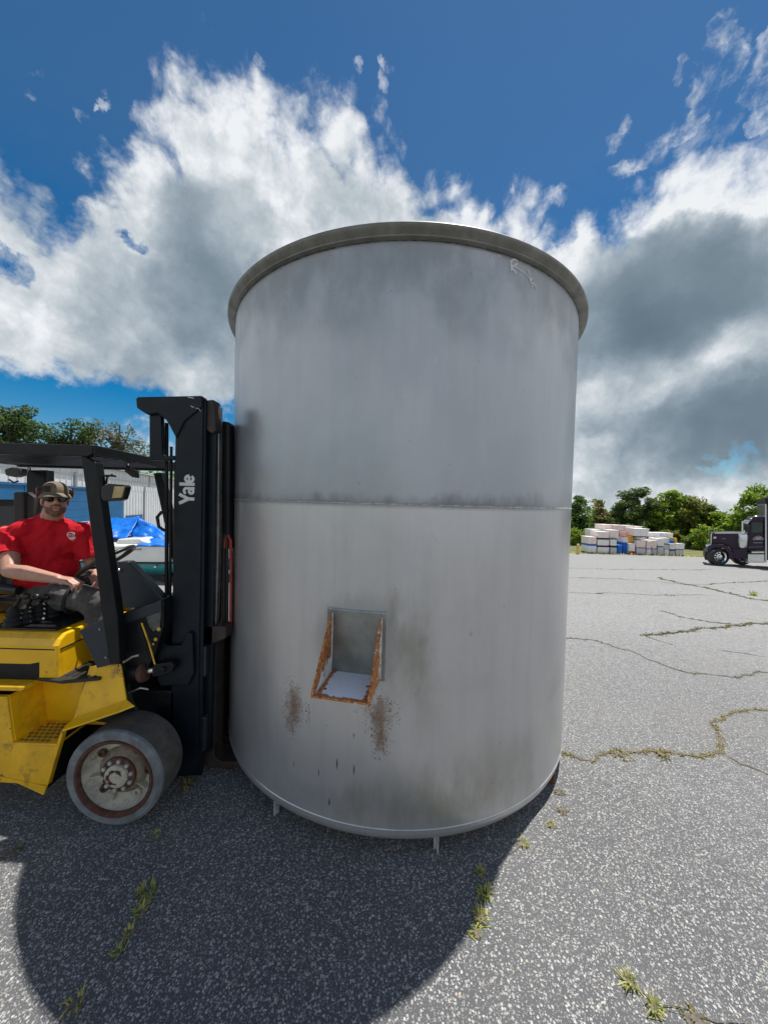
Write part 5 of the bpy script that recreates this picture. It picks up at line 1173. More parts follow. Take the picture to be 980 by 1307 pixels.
# doors: one shut, one half raised over a painted dark opening
def door(s0, s1, z0, z1):
    mb = MB(); z = z0; 
    while z < z1 - .02:
        zz = min(z + .46, z1); mb.prism([wp(s0, z + .012, .0), wp(s1, z + .012, .0), wp(s1, zz, .0), wp(s0, zz, .0)], WN * .045); z = zz
    return mb.build('roller_door', BLUEP, bld, .01)
s_mid = hitw(33, 640)[0]
d1 = door(s_mid + .12, s_door1, zb_, z_door - .06)
d2 = door(hitw(-60, 640)[0], s_mid - .12, hitw(10, 638)[1], z_door - .06)
mb = MB(); mb.prism([wp(s_mid - .12, zb_, .0), wp(s_mid + .12, zb_, .0), wp(s_mid + .12, z_door - .05, .0), wp(s_mid - .12, z_door - .05, .0)], WN * .07); mb.build('door_post', BLUEP, bld)
mb = MB(); mb.prism([wp(S0 + .5, zb_, -.045), wp(s_mid - .13, zb_, -.045), wp(s_mid - .13, z_door - .3, -.045), wp(S0 + .5, z_door - .3, -.045)], WN * .01); mb.build('doorway', mat('interior_shade', (.006, .007, .009), .9), bld)  # flat black sheet painting the unlit inside of the open door
mb = MB()
sA, zA = hitw(100.5, 669); sB, zB = hitw(113, 665)
mb.prism([wp(sA, zA, .046), wp(sB, zA, .046), wp(sB, zB, .046), wp(sA, zB, .046)], WN * .02); vt = mb.build('door_window', mat('pale_frame', (.65, .68, .7), .5), d1)
mb = MB(); ia, ib = sA + (sB - sA) * .12, sB - (sB - sA) * .12; ja, jb = zA + (zB - zA) * .25, zB - (zB - zA) * .25
mb.prism([wp(ia, ja, .067), wp(ib, ja, .067), wp(ib, jb, .067), wp(ia, jb, .067)], WN * .004); vt2 = mb.build('window_pane', mat('dark_glass', (.02, .03, .04), .15), d1)
sA, zA = hitw(160, 668); sB, zB = hitw(180, 656.5)
mb = MB(); mb.prism([wp(sA, zA, .05), wp(sB, zA, .05), wp(sB, zB, .05), wp(sA, zB, .05)], WN * .08); wnd = mb.build('window', mat('navy_frame', (.02, .06, .12), .5), bld)
mb = MB(); mb.prism([wp(sA + .15, zA + .1, .131), wp(sB - .15, zA + .1, .131), wp(sB - .15, zB - .12, .131), wp(sA + .15, zB - .12, .131)], WN * .006); mb.build('window_pane', bpy.data.materials['dark_glass'], wnd)
for px in (95, 190, 184):
    s_, z1 = hitw(px, 603); z0 = hitw(px, 622 if px != 184 else 665)[1]
    mb = MB(); mb.prism([wp(s_ - .06, z0 if px == 95 else z0, .05), wp(s_ + .06, z0, .05), wp(s_ + .06, z1 - (0 if px != 184 else 1.2), .05), wp(s_ - .06, z1 - (0 if px != 184 else 1.2), .05)], WN * .05); mb.build('conduit', mat('conduit_grey', (.25, .26, .27), .6), bld)

# ------------------------------------------------------------------ boat under a blue tarpaulin
BY = 8.3
HULLT = mat('teal_gelcoat', (0.01, 0.22, 0.23), .22, 0, .06, 2, coat=.4); GELW = mat('white_gelcoat', (0.74, 0.74, 0.70), .25, 0, .05, 2, dirt=.2, dirtcol=(.5, .48, .42), coat=.3)
boat = thing('boat', (-7.0, 9.4, gz(-7, 9.4)), 'white and teal motor boat standing behind the forklift under a blue tarpaulin', 'boat')
def bsec(x, zlo, zhi, k):
    "outline of the hull at one station: keel, chine, sheer"
    hw = 1.10 * k; yc = BY + 1.12
    return [V3((x, yc - hw, zhi)), V3((x, yc - hw * .97, zlo + (zhi - zlo) * .35)), V3((x, yc - hw * .88, zlo)), V3((x, yc, zlo - .16)), V3((x, yc + hw * .88, zlo)), V3((x, yc + hw * .97, zlo + (zhi - zlo) * .35)), V3((x, yc + hw, zhi))]
st_ = [(-10.2, .98), (-9.4, 1.0), (-8, 1.0), (-6.6, 1.0), (-5.4, .98), (-4.6, .86), (-4.0, .62), (-3.5, .30), (-3.25, .05)]
mb = MB(); mb.loft([bsec(x, .02 + max(0, x + 5) * .12, .29 + max(0, x + 6) * .03, k) for x, k in st_], True, False, True); mb.build('hull', HULLT, boat)
mb = MB(); 
def tsec(x, k):
    hw = 1.13 * k; yc = BY + 1.12; z0 = .29 + max(0, x + 6) * .03
    return [V3((x, yc - hw, z0 - .01)), V3((x, yc - hw - .012, z0 + .03)), V3((x, yc - hw * .985, z0 + .20)), V3((x, yc - hw * .95, z0 + .38)), V3((x, yc - hw * .90, z0 + .42)), V3((x, yc + hw * .9, z0 + .42)), V3((x, yc + hw * .985, z0 + .2)), V3((x, yc + hw, z0 - .01))]
mb.loft([tsec(x, k) for x, k in st_], True, False, True); mb.build('topside', GELW, boat)
mb = MB(); mb.tube([V3((x, BY + 1.12 - 1.13 * k - .012, .29 + max(0, x + 6) * .03)) for x, k in st_], .022, 8); mb.build('rub_rail', BLACK, boat)
mb = MB(); mb.pxz([(146, 697), (150, 688), (178, 687.2), (182, 690), (196, 694), (196, 700), (146, 700)], BY + .25, BY + 1.9); mb.build('cabin_top', GELW, boat, .04, 3)
mb = MB(); mb.pxz([(157, 701.5), (180, 700.5), (180, 702), (157, 703)], BY + .02, BY + .06, BY + .02); mb.build('hull_slot', mat('grey_slot', (.3, .3, .3), .5), boat)
mb = MB(); mb.ell(P(198.5, 723.5, BY - .0), .035, 10); mb.build('bow_eye', CHROME, boat)
for x in (-9.3, -7.2, -5.4):
    mb = MB(); g_ = gz(x, 9.4); mb.box((x - .15, BY + .3, g_), (x + .15, BY + 1.9, -.08)); mb.build('boat_stand', BROWNST, boat, .02)
def tarp_mat():
    m = bpy.data.materials.new('blue_tarp'); m.use_nodes = True; t = NT(m.node_tree); b = t.n['Principled BSDF']
    oc = t.new('ShaderNodeTexCoord').outputs['Object']; n = t.noise(oc, 2.5, 6, .6, .8)
    t.put(b.inputs['Base Color'], t.mix(t.rng(n, .3, .7), (0.004, 0.12, 0.56), (0.012, 0.20, 0.74))); b.inputs['Roughness'].default_value = .35
    t.put(b.inputs['Normal'], t.bump(t.noise(oc, 5, 8, .65, 1.2), .5, .05)); return m
TARP = tarp_mat()
def interp(pts, x):
    if x <= pts[0][0]: return pts[0][1]
    for (a, b), (c, d) in zip(pts[:-1], pts[1:]):
        if x <= c: return b + (d - b) * (x - a) / (c - a)
    return pts[-1][1]
yc = BY + 1.12
ridge = [(60, 690), (85, 677), (100, 671.5), (130, 665), (150, 661.5), (166, 660.5), (178, 660), (184, 664), (196, 670), (208, 677), (230, 690)]
hem = [(60, 700), (110, 701), (128, 702), (138, 697), (146, 692), (152, 688), (166, 686.5), (178, 686.5)]
cols = []; N_ = 70
for i in range(N_ + 1):
    px = 62 + (178 - 62) * i / N_; A_ = P(px, interp(ridge, px), yc); 
    hy = BY + .04 if px < 140 else BY + .04 + min(.5, (px - 140) * .02)
    B_ = P(px, interp(hem, px), hy); B_.x = B_.x * .25 + A_.x * .75
    col = []
    for j in range(15):
        t_ = j / 14; p = A_.lerp(B_, t_); p.z -= .10 * math.sin(math.pi * t_) * (1 if px < 160 else .3)
        q = V3((p.x * 2.0 + t_ * 1.4, t_ * 1.2, 0)); p.z += .05 * mnoise.noise(q * 2.2) + .03 * abs(mnoise.noise(V3((p.x * 5 - t_ * 4, t_ * 2, 3)))); p.y += .10 * mnoise.noise(V3((p.x * 3.2 + t_ * 2.5, t_ * 1.3, 5))) * (.3 + t_)
        col.append(p)
    back = [A_.lerp(V3((A_.x, BY + 2.2, .72)), t_) for t_ in (.33, .66, 1.0)]
    cols.append(back[::-1] + col)
mb = MB(); n_ = len(cols[0]); mb.add([p for c in cols for p in c], [(i * n_ + j, (i + 1) * n_ + j, (i + 1) * n_ + j + 1, i * n_ + j + 1) for i in range(N_) for j in range(n_ - 1)], True)
# slack end falling forward of the peak
cols = []
for i in range(24):
    px = 178 + (232 - 178) * i / 23; top_ = P(px, interp(ridge, px), yc - .012 * i); low = P(px - 12 * (1 - i / 23), 686 * (1 - i / 23) + 684 * (i / 23) + .12 * (px - 178) + 2.5 * math.sin(i * .9), yc - .35 - .01 * i)
    cols.append([top_.lerp(low, j / 8) + V3((0, .06 * mnoise.noise(V3((px * .12, j * .6, 9))), 0)) for j in range(9)])
n2_ = 9; mb.add([p for c in cols for p in c], [(i * n2_ + j, (i + 1) * n2_ + j, (i + 1) * n2_ + j + 1, i * n2_ + j + 1) for i in range(23) for j in range(8)], True)
cols = []
for i in range(24):
    px = 166 + (240 - 166) * i / 23; y0 = 689 + 2.0 * math.sin(i * .5) - max(0, px - 178) * .03; a_ = P(px, y0 if px > 175 else 694, BY + .6); b_ = P(px, 696.5 + .8 * math.sin(i), BY + .01)
    cols.append([a_.lerp(b_, j / 5) + V3((0, 0, .02 * mnoise.noise(V3((px * .2, j * .7, 2))))) for j in range(6)])
mb.add([p for c in cols for p in c], [(i * 6 + j, (i + 1) * 6 + j, (i + 1) * 6 + j + 1, i * 6 + j + 1) for i in range(23) for j in range(5)], True)
tp_ = mb.build('tarpaulin', TARP); so = tp_.modifiers.new('s', 'SOLIDIFY'); so.thickness = .006
tag(tp_, 'bright blue plastic tarpaulin draped in a peak over the boat', 'tarpaulin')

# ------------------------------------------------------------------ trees
def leaf_mat(name, c1, c2, c3):
    m = bpy.data.materials.new(name); m.use_nodes = True; t = NT(m.node_tree); b = t.n['Principled BSDF']
    g = t.new('ShaderNodeNewGeometry'); ri = g.outputs['Random Per Island']
    oc = t.new('ShaderNodeTexCoord').outputs['Object']; cl = t.noise(oc, .9, 3, .5)
    c = t.mix(t.rng(t.m('ADD', t.m('MULTIPLY', cl, .8), t.m('MULTIPLY', ri, .4)), .35, .8), c1, c2); c = t.mix(t.rng(t.m('FRACT', t.m('MULTIPLY', ri, 13.7)), .80, .86), c, c3)
    t.put(b.inputs['Base Color'], c); b.inputs['Roughness'].default_value = .5; b.inputs['Specular IOR Level'].default_value = .3
    tr = t.new('ShaderNodeBsdfTranslucent'); t.put(tr.inputs[0], t.hsv(c, .485, 1.1, 1.3)); mx = t.new('ShaderNodeMixShader'); mx.inputs[0].default_value = .42
    t.l.new(b.outputs[0], mx.inputs[1]); t.l.new(tr.outputs[0], mx.inputs[2]); t.l.new(mx.outputs[0], t.n['Material Output'].inputs[0]); return m
LF = {'dull_oak': leaf_mat('dull_oak_leaves', (.040, .082, .024), (.082, .135, .040), (.115, .16, .055)), 'grey_olive': leaf_mat('grey_olive_leaves', (.075, .095, .045), (.125, .14, .065), (.155, .14, .075)),  # first two: duller leaf colours of the trees behind the building
      'oak': leaf_mat('oak_leaves', (0.065, 0.137, 0.025), (0.137, 0.234, 0.044), (0.195, 0.260, 0.063)),
      'bright': leaf_mat('bright_leaves', (0.104, 0.202, 0.023), (0.221, 0.338, 0.046), (0.312, 0.390, 0.069)),
      'olive': leaf_mat('olive_leaves', (0.130, 0.150, 0.046), (0.247, 0.247, 0.081), (0.312, 0.247, 0.103)),
      'dark': leaf_mat('dark_leaves', (0.039, 0.094, 0.023), (0.078, 0.150, 0.037), (0.117, 0.195, 0.057)),
      'pine': leaf_mat('pine_needles', (0.046, 0.094, 0.030), (0.094, 0.156, 0.046), (0.143, 0.195, 0.063)),
      'rust': leaf_mat('yellowing_leaves', (.10, .14, .03), (.19, .24, .05), (.26, .22, .07))}
BARK = mat('bark', (.085, .065, .05), .9, 0, .3, 12, .5, 40)
def leaves(mb, c, r, n, size, rnd, flat=1.0, needle=False):
    g = np.random.default_rng(rnd.randrange(1 << 30)); n = max(1, int(n))
    d = g.normal(size=(n, 3)); d /= np.linalg.norm(d, axis=1, keepdims=True); d *= (r * g.random(n) ** .42)[:, None]; d[:, 2] *= flat
    p = np.array(c[:]) + d; s_ = size * g.uniform(.6, 1.3, n)
    x = g.normal(size=(n, 3)); x[:, 2] *= .6; x /= np.linalg.norm(x, axis=1, keepdims=True)
    u = g.normal(size=(n, 3)) + np.array((0, 0, 1.2)); y = np.cross(u, x); y /= np.linalg.norm(y, axis=1, keepdims=True)
    x *= s_[:, None]; y *= (s_ * (.28 if needle else .62))[:, None]
    mb.leaf(np.stack([p - x, p + y - x * .1, p + x, p - y + x * .1], 1))
def tree(name, base, crown, kind, seed, label, cat='tree', group=None, leafn=90, size=.16, clumps=40, cr=(.5, 1.0), trunk_r=.16, flat=.75, limbs=12, hollow=.55, needle=False):
    "crown: list of (centre, radii); clumps of leaves sit mostly in the outer part of each mass"
    rnd = random.Random(seed); base = V3(base); root = thing(name, base, label, cat, group)
    tot = sum(r[0] * r[2] for c, r in crown); lm = MB(); tm = MB(); tops = []
    for c, r in crown:
        k = max(3, int(clumps * r[0] * r[2] / tot))
        for i in range(k):
            while True:
                d = V3((rnd.uniform(-1, 1), rnd.uniform(-1, 1), rnd.uniform(-1, 1))); L = d.length
                if hollow < L < 1.0 or (L < 1 and rnd.random() < .18): break
            p = V3(c) + V3((d.x * r[0], d.y * r[1], d.z * r[2])); q = rnd.uniform(*cr)
            leaves(lm, p, q, int(leafn * (q / cr[1]) ** 2), size, rnd, flat, needle); tops.append(p)
    hi = max(c[2] + r[2] * .5 for c, r in crown); cx_ = sum(c[0] for c, r in crown) / len(crown); cy_ = sum(c[1] for c, r in crown) / len(crown)
    path = [base - V3((0, 0, .1)), base.lerp(V3((cx_, cy_, hi)), .3) + V3((rnd.uniform(-.2, .2), 0, 0)), base.lerp(V3((cx_, cy_, hi)), .65), V3((cx_, cy_, hi))]
    tm.tube(path, [trunk_r * 1.2, trunk_r, trunk_r * .7, trunk_r * .25], 8)
    for p in rnd.sample(tops, min(limbs, len(tops))):
        t_ = rnd.uniform(.35, .9); a = path[1].lerp(path[3], t_) if t_ > .3 else path[1]; m_ = a.lerp(p, .5) + V3((0, 0, -.05 + .12 * (p - a).length * rnd.random()))
        tm.tube([a, m_, p], [trunk_r * .42 * (1.1 - t_ * .5), trunk_r * .26, trunk_r * .07], 6)
    tm.build('trunk', BARK, root); lm.build('crown', LF[kind], root)
    return root
def crownpx(items, Y, depth=.8):
    "masses placed from their outline: centre, half width and half height in photo pixels at a distance"
    o = []
    for px, py, rx, rz, *dy in items:
        yy = Y + (dy[0] if dy else 0); c = P(px, py, yy); k = yy / FPX; o.append((c, (rx * k, max(rx, rz) * k * depth, rz * k)))
    return o
def gbase(px, Y): p = P(px, 660, Y); return V3((p.x, Y, gz(p.x, Y)))
GL = 'trees behind the metal building'
tree('oak_tree', gbase(20, 44), crownpx([(5, 545, 34, 26), (38, 545, 26, 20), (20, 528, 22, 14), (52, 548, 13, 8), (-40, 560, 50, 40), (30, 575, 40, 26), (-15, 528, 26, 14)], 44), 'dull_oak', 1, 'tall leafy tree at the left edge rising above the forklift roof', group=GL, leafn=100, size=.20, clumps=130, cr=(.7, 1.25), trunk_r=.35, limbs=30)
tree('oak_tree', gbase(96, 46), crownpx([(96, 550, 22, 13), (80, 560, 18, 12), (108, 560, 18, 16), (75, 570, 16, 12), (95, 580, 32, 20)], 46), 'dull_oak', 2, 'smaller green tree showing just above the middle of the forklift roof', group=GL, leafn=90, size=.20, clumps=75, cr=(.6, 1.1), trunk_r=.3, limbs=22)
tree('sparse_tree', gbase(150, 46), crownpx([(125, 548, 20, 11), (150, 552, 22, 13), (165, 562, 20, 14), (178, 576, 14, 12), (140, 570, 24, 16), (160, 585, 34, 16)], 46), 'grey_olive', 3, 'thin olive brown tree with visible twigs left of the mast', group=GL, leafn=46, size=.17, clumps=90, cr=(.5, 1.0), trunk_r=.3, limbs=40)
GR = 'trees along the far edge of the yard'
RY = 36
def T(name, kind, seed, label, pxs, bx, Y=RY, **k):
    d = dict(leafn=120, size=.15, clumps=60, cr=(.4, .8), trunk_r=.2, limbs=14, group=GR); d.update(k); return tree(name, gbase(bx, Y), crownpx(pxs, Y), kind, seed, label, **d)
T('dark_tree', 'dark', 11, 'dark rounded tree right beside the tank', [(740, 652, 15, 18), (738, 672, 18, 18), (742, 637, 8, 7), (725, 665, 18, 24), (742, 690, 16, 12)], 740, 37, clumps=75)
T('slender_tree', 'olive', 12, 'slender pale tree with a ragged top between the dark tree and the pine', [(766, 642, 6, 9), (766, 658, 11, 12), (764, 676, 16, 14), (772, 665, 9, 12)], 766, 38, leafn=60, clumps=45, cr=(.3, .6))
T('pine_tree', 'pine', 13, 'broad dark pine above the stack of bins', [(805, 636, 16, 11), (792, 645, 12, 10), (820, 645, 17, 13), (805, 655, 24, 14), (800, 670, 30, 14), (830, 660, 14, 14), (815, 628, 8, 4), (835, 675, 16, 14)], 808, 37, clumps=130, leafn=150, size=.20, cr=(.35, .75), needle=True, trunk_r=.25)
T('bright_tree', 'bright', 14, 'bright green broadleaf tree right of the pine', [(860, 640, 14, 11), (852, 655, 16, 14), (872, 650, 14, 14), (845, 668, 16, 16), (866, 668, 18, 16), (858, 632, 8, 5)], 860, 36, clumps=95)
T('yellowish_tree', 'rust', 15, 'yellowish green tree behind the right end of the bins', [(882, 646, 14, 13), (878, 662, 18, 16), (892, 658, 12, 14), (880, 676, 20, 14)], 880, 35, clumps=70)
T('young_tree', 'oak', 16, 'loose young tree in the gap left of the truck cab', [(903, 648, 9, 9), (908, 658, 12, 9), (900, 668, 14, 12), (915, 668, 12, 10)], 905, 35, leafn=90, clumps=45, cr=(.3, .6))
T('bushy_tree', 'bright', 17, 'low bushy tree behind the bonnet of the purple truck', [(925, 664, 14, 10), (940, 662, 14, 9), (915, 678, 16, 12), (935, 680, 20, 14), (952, 668, 12, 12)], 930, 33, clumps=80)
T('tall_tree', 'bright', 18, 'tall bright tree at the right edge above the truck', [(970, 636, 18, 16), (985, 632, 24, 18), (960, 650, 14, 14), (975, 660, 22, 16), (1010, 650, 30, 30), (1000, 628, 20, 14)], 985, 32, clumps=120, trunk_r=.3)
GS = 'shrubs along the far edge of the yard'
T('shrub', 'bright', 21, 'pale green shrub between the tank and the bins', [(740, 690, 11, 11), (733, 682, 9, 12), (746, 682, 6, 7), (727, 696, 8, 9)], 738, 33.5, group=GS, cat='shrub', leafn=110, size=.10, clumps=45, cr=(.2, .45), trunk_r=.06)
T('shrub', 'rust', 22, 'yellowish spiky shrub behind the middle of the bins', [(856, 686, 12, 8), (850, 680, 7, 5), (866, 682, 8, 6)], 856, 33.5, group=GS, cat='shrub', leafn=80, size=.12, clumps=34, cr=(.2, .4), trunk_r=.06)
T('shrub', 'oak', 23, 'rounded shrub at the right end of the bins', [(884, 696, 14, 13), (876, 702, 10, 8), (890, 688, 9, 9)], 884, 32.5, group=GS, cat='shrub', leafn=110, size=.11, clumps=55, cr=(.22, .5), trunk_r=.06)
T('shrub', 'bright', 24, 'leafy shrub touching the front bumper of the truck', [(898, 692, 12, 14), (904, 700, 10, 10), (894, 680, 9, 8), (912, 690, 9, 10)], 900, 31, group=GS, cat='shrub', leafn=110, size=.11, clumps=55, cr=(.22, .5), trunk_r=.06)
T('shrub', 'dark', 25, 'dark undergrowth behind the left bins', [(775, 690, 26, 14), (800, 684, 30, 12), (755, 688, 14, 14)], 780, 35, group=GS, cat='shrub', leafn=110, size=.14, clumps=70, cr=(.3, .6), trunk_r=.08)
T('shrub', 'oak', 26, 'wide undergrowth hidden behind the truck', [(930, 700, 30, 14), (960, 698, 24, 16), (985, 695, 30, 20)], 945, 31, group=GS, cat='shrub', leafn=110, size=.14, clumps=80, cr=(.3, .6), trunk_r=.08)
# wood behind, read as one mass, so that no bare horizon shows between the trunks
rnd = random.Random(77); wm = MB()
for i in range(420):
    x = rnd.uniform(8, 75); y = rnd.uniform(40, 52); leaves(wm, V3((x, y, rnd.uniform(-1.6, 1.9 + 1.2 * mnoise.noise(V3((x * .15, 0, 0)))))), rnd.uniform(.9, 1.5), 55, .26, rnd)
for i in range(260):
    x = rnd.uniform(-75, -22); y = rnd.uniform(52, 62); leaves(wm, V3((x, y, rnd.uniform(-1.6, 5.5))), rnd.uniform(1.2, 2.0), 45, .3, rnd)
tag(wm.build('far_wood', LF['oak']), 'dense green wood beyond the edge of the yard', 'wood', kind='stuff')
# grass verge at the edge of the asphalt
ye = G(800, 708.5).y
mb = grid([-14 + 2.0 * i for i in range(60)], [ye + .5 * i for i in range(6)] + [ye + 4 + 4 * i for i in range(12)], lambda x, y: gz(x, y) + (.012 if y > ye + .1 else -.02) + (.05 * mnoise.noise(V3((x * .7, y * .7, 0))) + .05 if y > ye + .6 else 0))
tag(mb.build('grass_verge', mat('verge_earth', (.14, .135, .05), .95, 0, .35, 1.5, .5, 30, dirt=.5, dirtcol=(.07, .09, .025))), kind='structure')
vg = MB(); rnd = random.Random(5)
for i in range(2600):
    x = rnd.uniform(2, 46); y = ye + abs(rnd.gauss(0, 1.0)); blades(vg, V3((x, y, 0)), 2, rnd.uniform(.08, .22), .15, rnd, .6, .02)
tag(vg.build('verge_grass', GRASS_YEL), 'rough yellowing grass along the far edge of the asphalt', 'grass', kind='stuff')

# ------------------------------------------------------------------ stacked bulk bins
BIN_Y = ye + .35
PL = {'w': mat('bin_white', (.80, .78, .76), .55, 0, .06, 3, dirt=.25, dirtcol=(.55, .48, .44)), 'p': mat('bin_pinkish_white', (.82, .72, .67), .55, 0, .06, 3, dirt=.25, dirtcol=(.55, .46, .42)),
      'g': mat('bin_grey', (.55, .57, .60), .55, 0, .1, 3, dirt=.3, dirtcol=(.35, .35, .35)), 'b': mat('bin_blue', (.015, .16, .55), .5, 0, .1, 3), 'k': mat('bin_dark', (.02, .02, .022), .6),
      'r': mat('bin_red', (.45, .03, .035), .5, 0, .1, 3), 'y': mat('bin_yellow', (.75, .42, .04), .5, 0, .1, 3)}
NAMES = {'w': 'white', 'p': 'pinkish white', 'g': 'grey', 'b': 'blue', 'k': 'black', 'r': 'red', 'y': 'yellow'}
def zx(u, v): return 720 + u / 6.125, 610 + v / 6.125
def bulk_bin(u0, v0, u1, v1, body, rim, foot, label, dy=0.0, depth=.95):
    Yb = BIN_Y + dy; a = P(*zx(u0, v1), Yb); b = P(*zx(u1, v0), Yb)
    x0, x1, z0, z1 = a.x + .012, b.x - .012, a.z + .004, b.z - .004
    z0 = z0 if v1 < 570 else gz(a.x, Yb) + .002
    w_, h_ = x1 - x0, z1 - z0
    r = thing('bulk_bin', ((x0 + x1) / 2, Yb + depth / 2, z0), label, 'bin', 'plastic bulk bins stacked at the edge of the yard')
    ft, rt = h_ * .13, h_ * .10; t_ = .03
    mb = MB(); ins = .04 * w_
    lo = [(x0 + ins, Yb + ins), (x1 - ins, Yb + ins), (x1 - ins, Yb + depth - ins), (x0 + ins, Yb + depth - ins)]; hi = [(x0 + .02, Yb + .02), (x1 - .02, Yb + .02), (x1 - .02, Yb + depth - .02), (x0 + .02, Yb + depth - .02)]
    mb.loft([[V3((x, y, z0 + ft)) for x, y in lo], [V3((x, y, z1 - rt)) for x, y in hi]])
    mb.build('bin_body', PL[body], r, .02, 2)
    mb = MB()
    for k in (.2, .4, .6, .8): xx = x0 + w_ * k; mb.prism([V3((xx - .012, Yb + ins + .001, z0 + ft + .02)), V3((xx + .012, Yb + ins + .001, z0 + ft + .02)), V3((xx + .012, Yb + .02, z1 - rt - .02)), V3((xx - .012, Yb + .02, z1 - rt - .02))], V3((0, -.022, 0)))
    mb.build('bin_rib', PL[body], r)
    mb = MB(); mb.box((x0, Yb, z1 - rt), (x1, Yb + depth, z1)); mb.build('bin_rim', PL[rim], r, .012)
    mb = MB(); mb.box((x0 + .03, Yb + .02, z0 + ft * .55), (x1 - .03, Yb + depth - .02, z0 + ft))
    for k in (0, .42, .84): mb.box((x0 + .03 + k * (w_ - .06), Yb + .02, z0), (x0 + .03 + (k + .16) * (w_ - .06), Yb + depth - .02, z0 + ft * .56))
    mb.build('bin_skid', PL[foot], r)
BINS = [
 (185, 525, 256, 592, 'w', 'b', 'k', 'white bin with a blue rim at the bottom left corner of the stack'),
 (186, 462, 256, 525, 'p', 'p', 'b', 'pinkish bin on the blue rimmed one at the left end'),
 (257, 536, 355, 594, 'w', 'k', 'k', 'wide white bin on the ground, second from the left'),
 (257, 477, 355, 536, 'w', 'k', 'k', 'wide white bin in the middle of the second stack from the left'),
 (258, 422, 354, 477, 'p', 'w', 'k', 'topmost front bin of the second stack from the left'),
 (213, 405, 300, 462, 'w', 'w', 'b', 'white bin with blue feet set back behind the left stacks', 1.05),
 (357, 538, 414, 598, 'g', 'k', 'g', 'grey white bin on the ground left of the blue bin'),
 (357, 475, 414, 538, 'w', 'k', 'k', 'white bin above the ground one left of the blue bin'),
 (356, 409, 430, 474, 'p', 'p', 'w', 'large pinkish bin standing proud over the third stack', .1),
 (294, 366, 380, 420, 'p', 'p', 'k', 'leftmost bin of the top row', 1.05),
 (381, 370, 470, 420, 'p', 'p', 'k', 'second bin of the top row', 1.05),
 (471, 374, 545, 428, 'p', 'p', 'k', 'yellowish third bin of the top row', 1.05),
 (546, 380, 613, 428, 'p', 'p', 'k', 'rightmost bin of the top row', 1.1),
 (546, 398, 668, 466, 'w', 'w', 'k', 'widest white bin with a thick black base below the top row', .1),
 (431, 420, 500, 470, 'p', 'p', 'p', 'plain pinkish bin under the top row above the blue bins', .9),
 (412, 525, 456, 603, 'b', 'b', 'b', 'blue bin with a pale front standing at ground level'),
 (457, 512, 502, 605, 'b', 'b', 'b', 'taller blue bin to the right of the pale fronted blue one', .25),
 (456, 455, 501, 512, 'w', 'r', 'b', 'narrow white bin with a red rim on the taller blue bin', .25),
 (502, 457, 541, 512, 'y', 'y', 'r', 'yellow bin beside the narrow red rimmed one', .3),
 (502, 512, 558, 575, 'w', 'w', 'w', 'plain white bin resting on the red bin', .05),
 (505, 575, 560, 608, 'r', 'r', 'r', 'low red bin on the ground', .0),
 (562, 545, 640, 608, 'g', 'r', 'b', 'ground bin with red rim and blue feet right of the low red bin'),
 (562, 489, 640, 545, 'p', 'p', 'w', 'pale bin on the red rimmed ground bin'),
 (641, 553, 684, 608, 'w', 'b', 'b', 'narrow ground bin with a blue rim'),
 (641, 494, 684, 553, 'p', 'p', 'w', 'narrow bin on the blue rimmed ground bin'),
 (685, 553, 726, 609, 'g', 'r', 'b', 'narrow ground bin with a red rim next to the grey crates'),
 (685, 490, 726, 553, 'p', 'p', 'w', 'narrow bin on the right red rimmed one'),
 (546, 470, 610, 520, 'w', 'w', 'w', 'white bin half hidden below the widest bin', 1.0),
 (672, 430, 757, 476, 'w', 'w', 'g', 'white bin alone on top right of the widest one', 1.0),
 (600, 468, 725, 520, 'g', 'w', 'w', 'long pale bin in the back row under the right single bins', 1.05),
 (727, 543, 780, 612, 'g', 'g', 'g', 'tall grey bin on the ground in the right part'),
 (727, 476, 784, 543, 'w', 'w', 'k', 'white bin on the tall grey one with black feet'),
 (781, 563, 822, 613, 'w', 'w', 'g', 'ground bin with a white front between grey ones'),
 (785, 517, 822, 563, 'g', 'k', 'g', 'small grey bin with a black rim'),
 (823, 565, 867, 613, 'g', 'k', 'g', 'dark grey ground bin second from the right end'),
 (868, 565, 943, 614, 'g', 'g', 'k', 'dark grey ground bin at the right end'),
 (823, 516, 867, 565, 'w', 'g', 'k', 'upper grey bin second from the right end'),
 (868, 516, 945, 565, 'w', 'g', 'k', 'upper grey bin at the right end'),
 (770, 432, 855, 488, 'w', 'w', 'b', 'highest bin at the right, with blue feet', .9),
 (786, 470, 822, 517, 'w', 'w', 'w', 'small white bin below the highest one at the right', .1),
 (820, 486, 858, 517, 'b', 'b', 'b', 'flat blue bin below the highest one at the right', .3),
 (858, 470, 882, 516, 'y', 'y', 'y', 'narrow yellow bin at the upper right', .3),
]
for b_ in BINS: bulk_bin(*b_)
bol = G(737, 707.5); bp_ = P(737, 694, bol.y); mb = MB(); mb.lathe([(0, bp_.z - bol.z), (.07, bp_.z - bol.z - .02), (.10, bp_.z - bol.z - .09), (.10, 0)], (0, 0, 0), 'Z', 20)
mb.v = [(v[0] + bol.x, v[1] + bol.y, v[2] + bol.z) for v in mb.v]
tag(mb.build('bollard', mat('bollard_yellow', (.62, .48, .14), .6, 0, .1, 5, dirt=.4, dirtcol=(.3, .22, .1))), 'short yellow bollard between the tank and the bins', 'bollard')

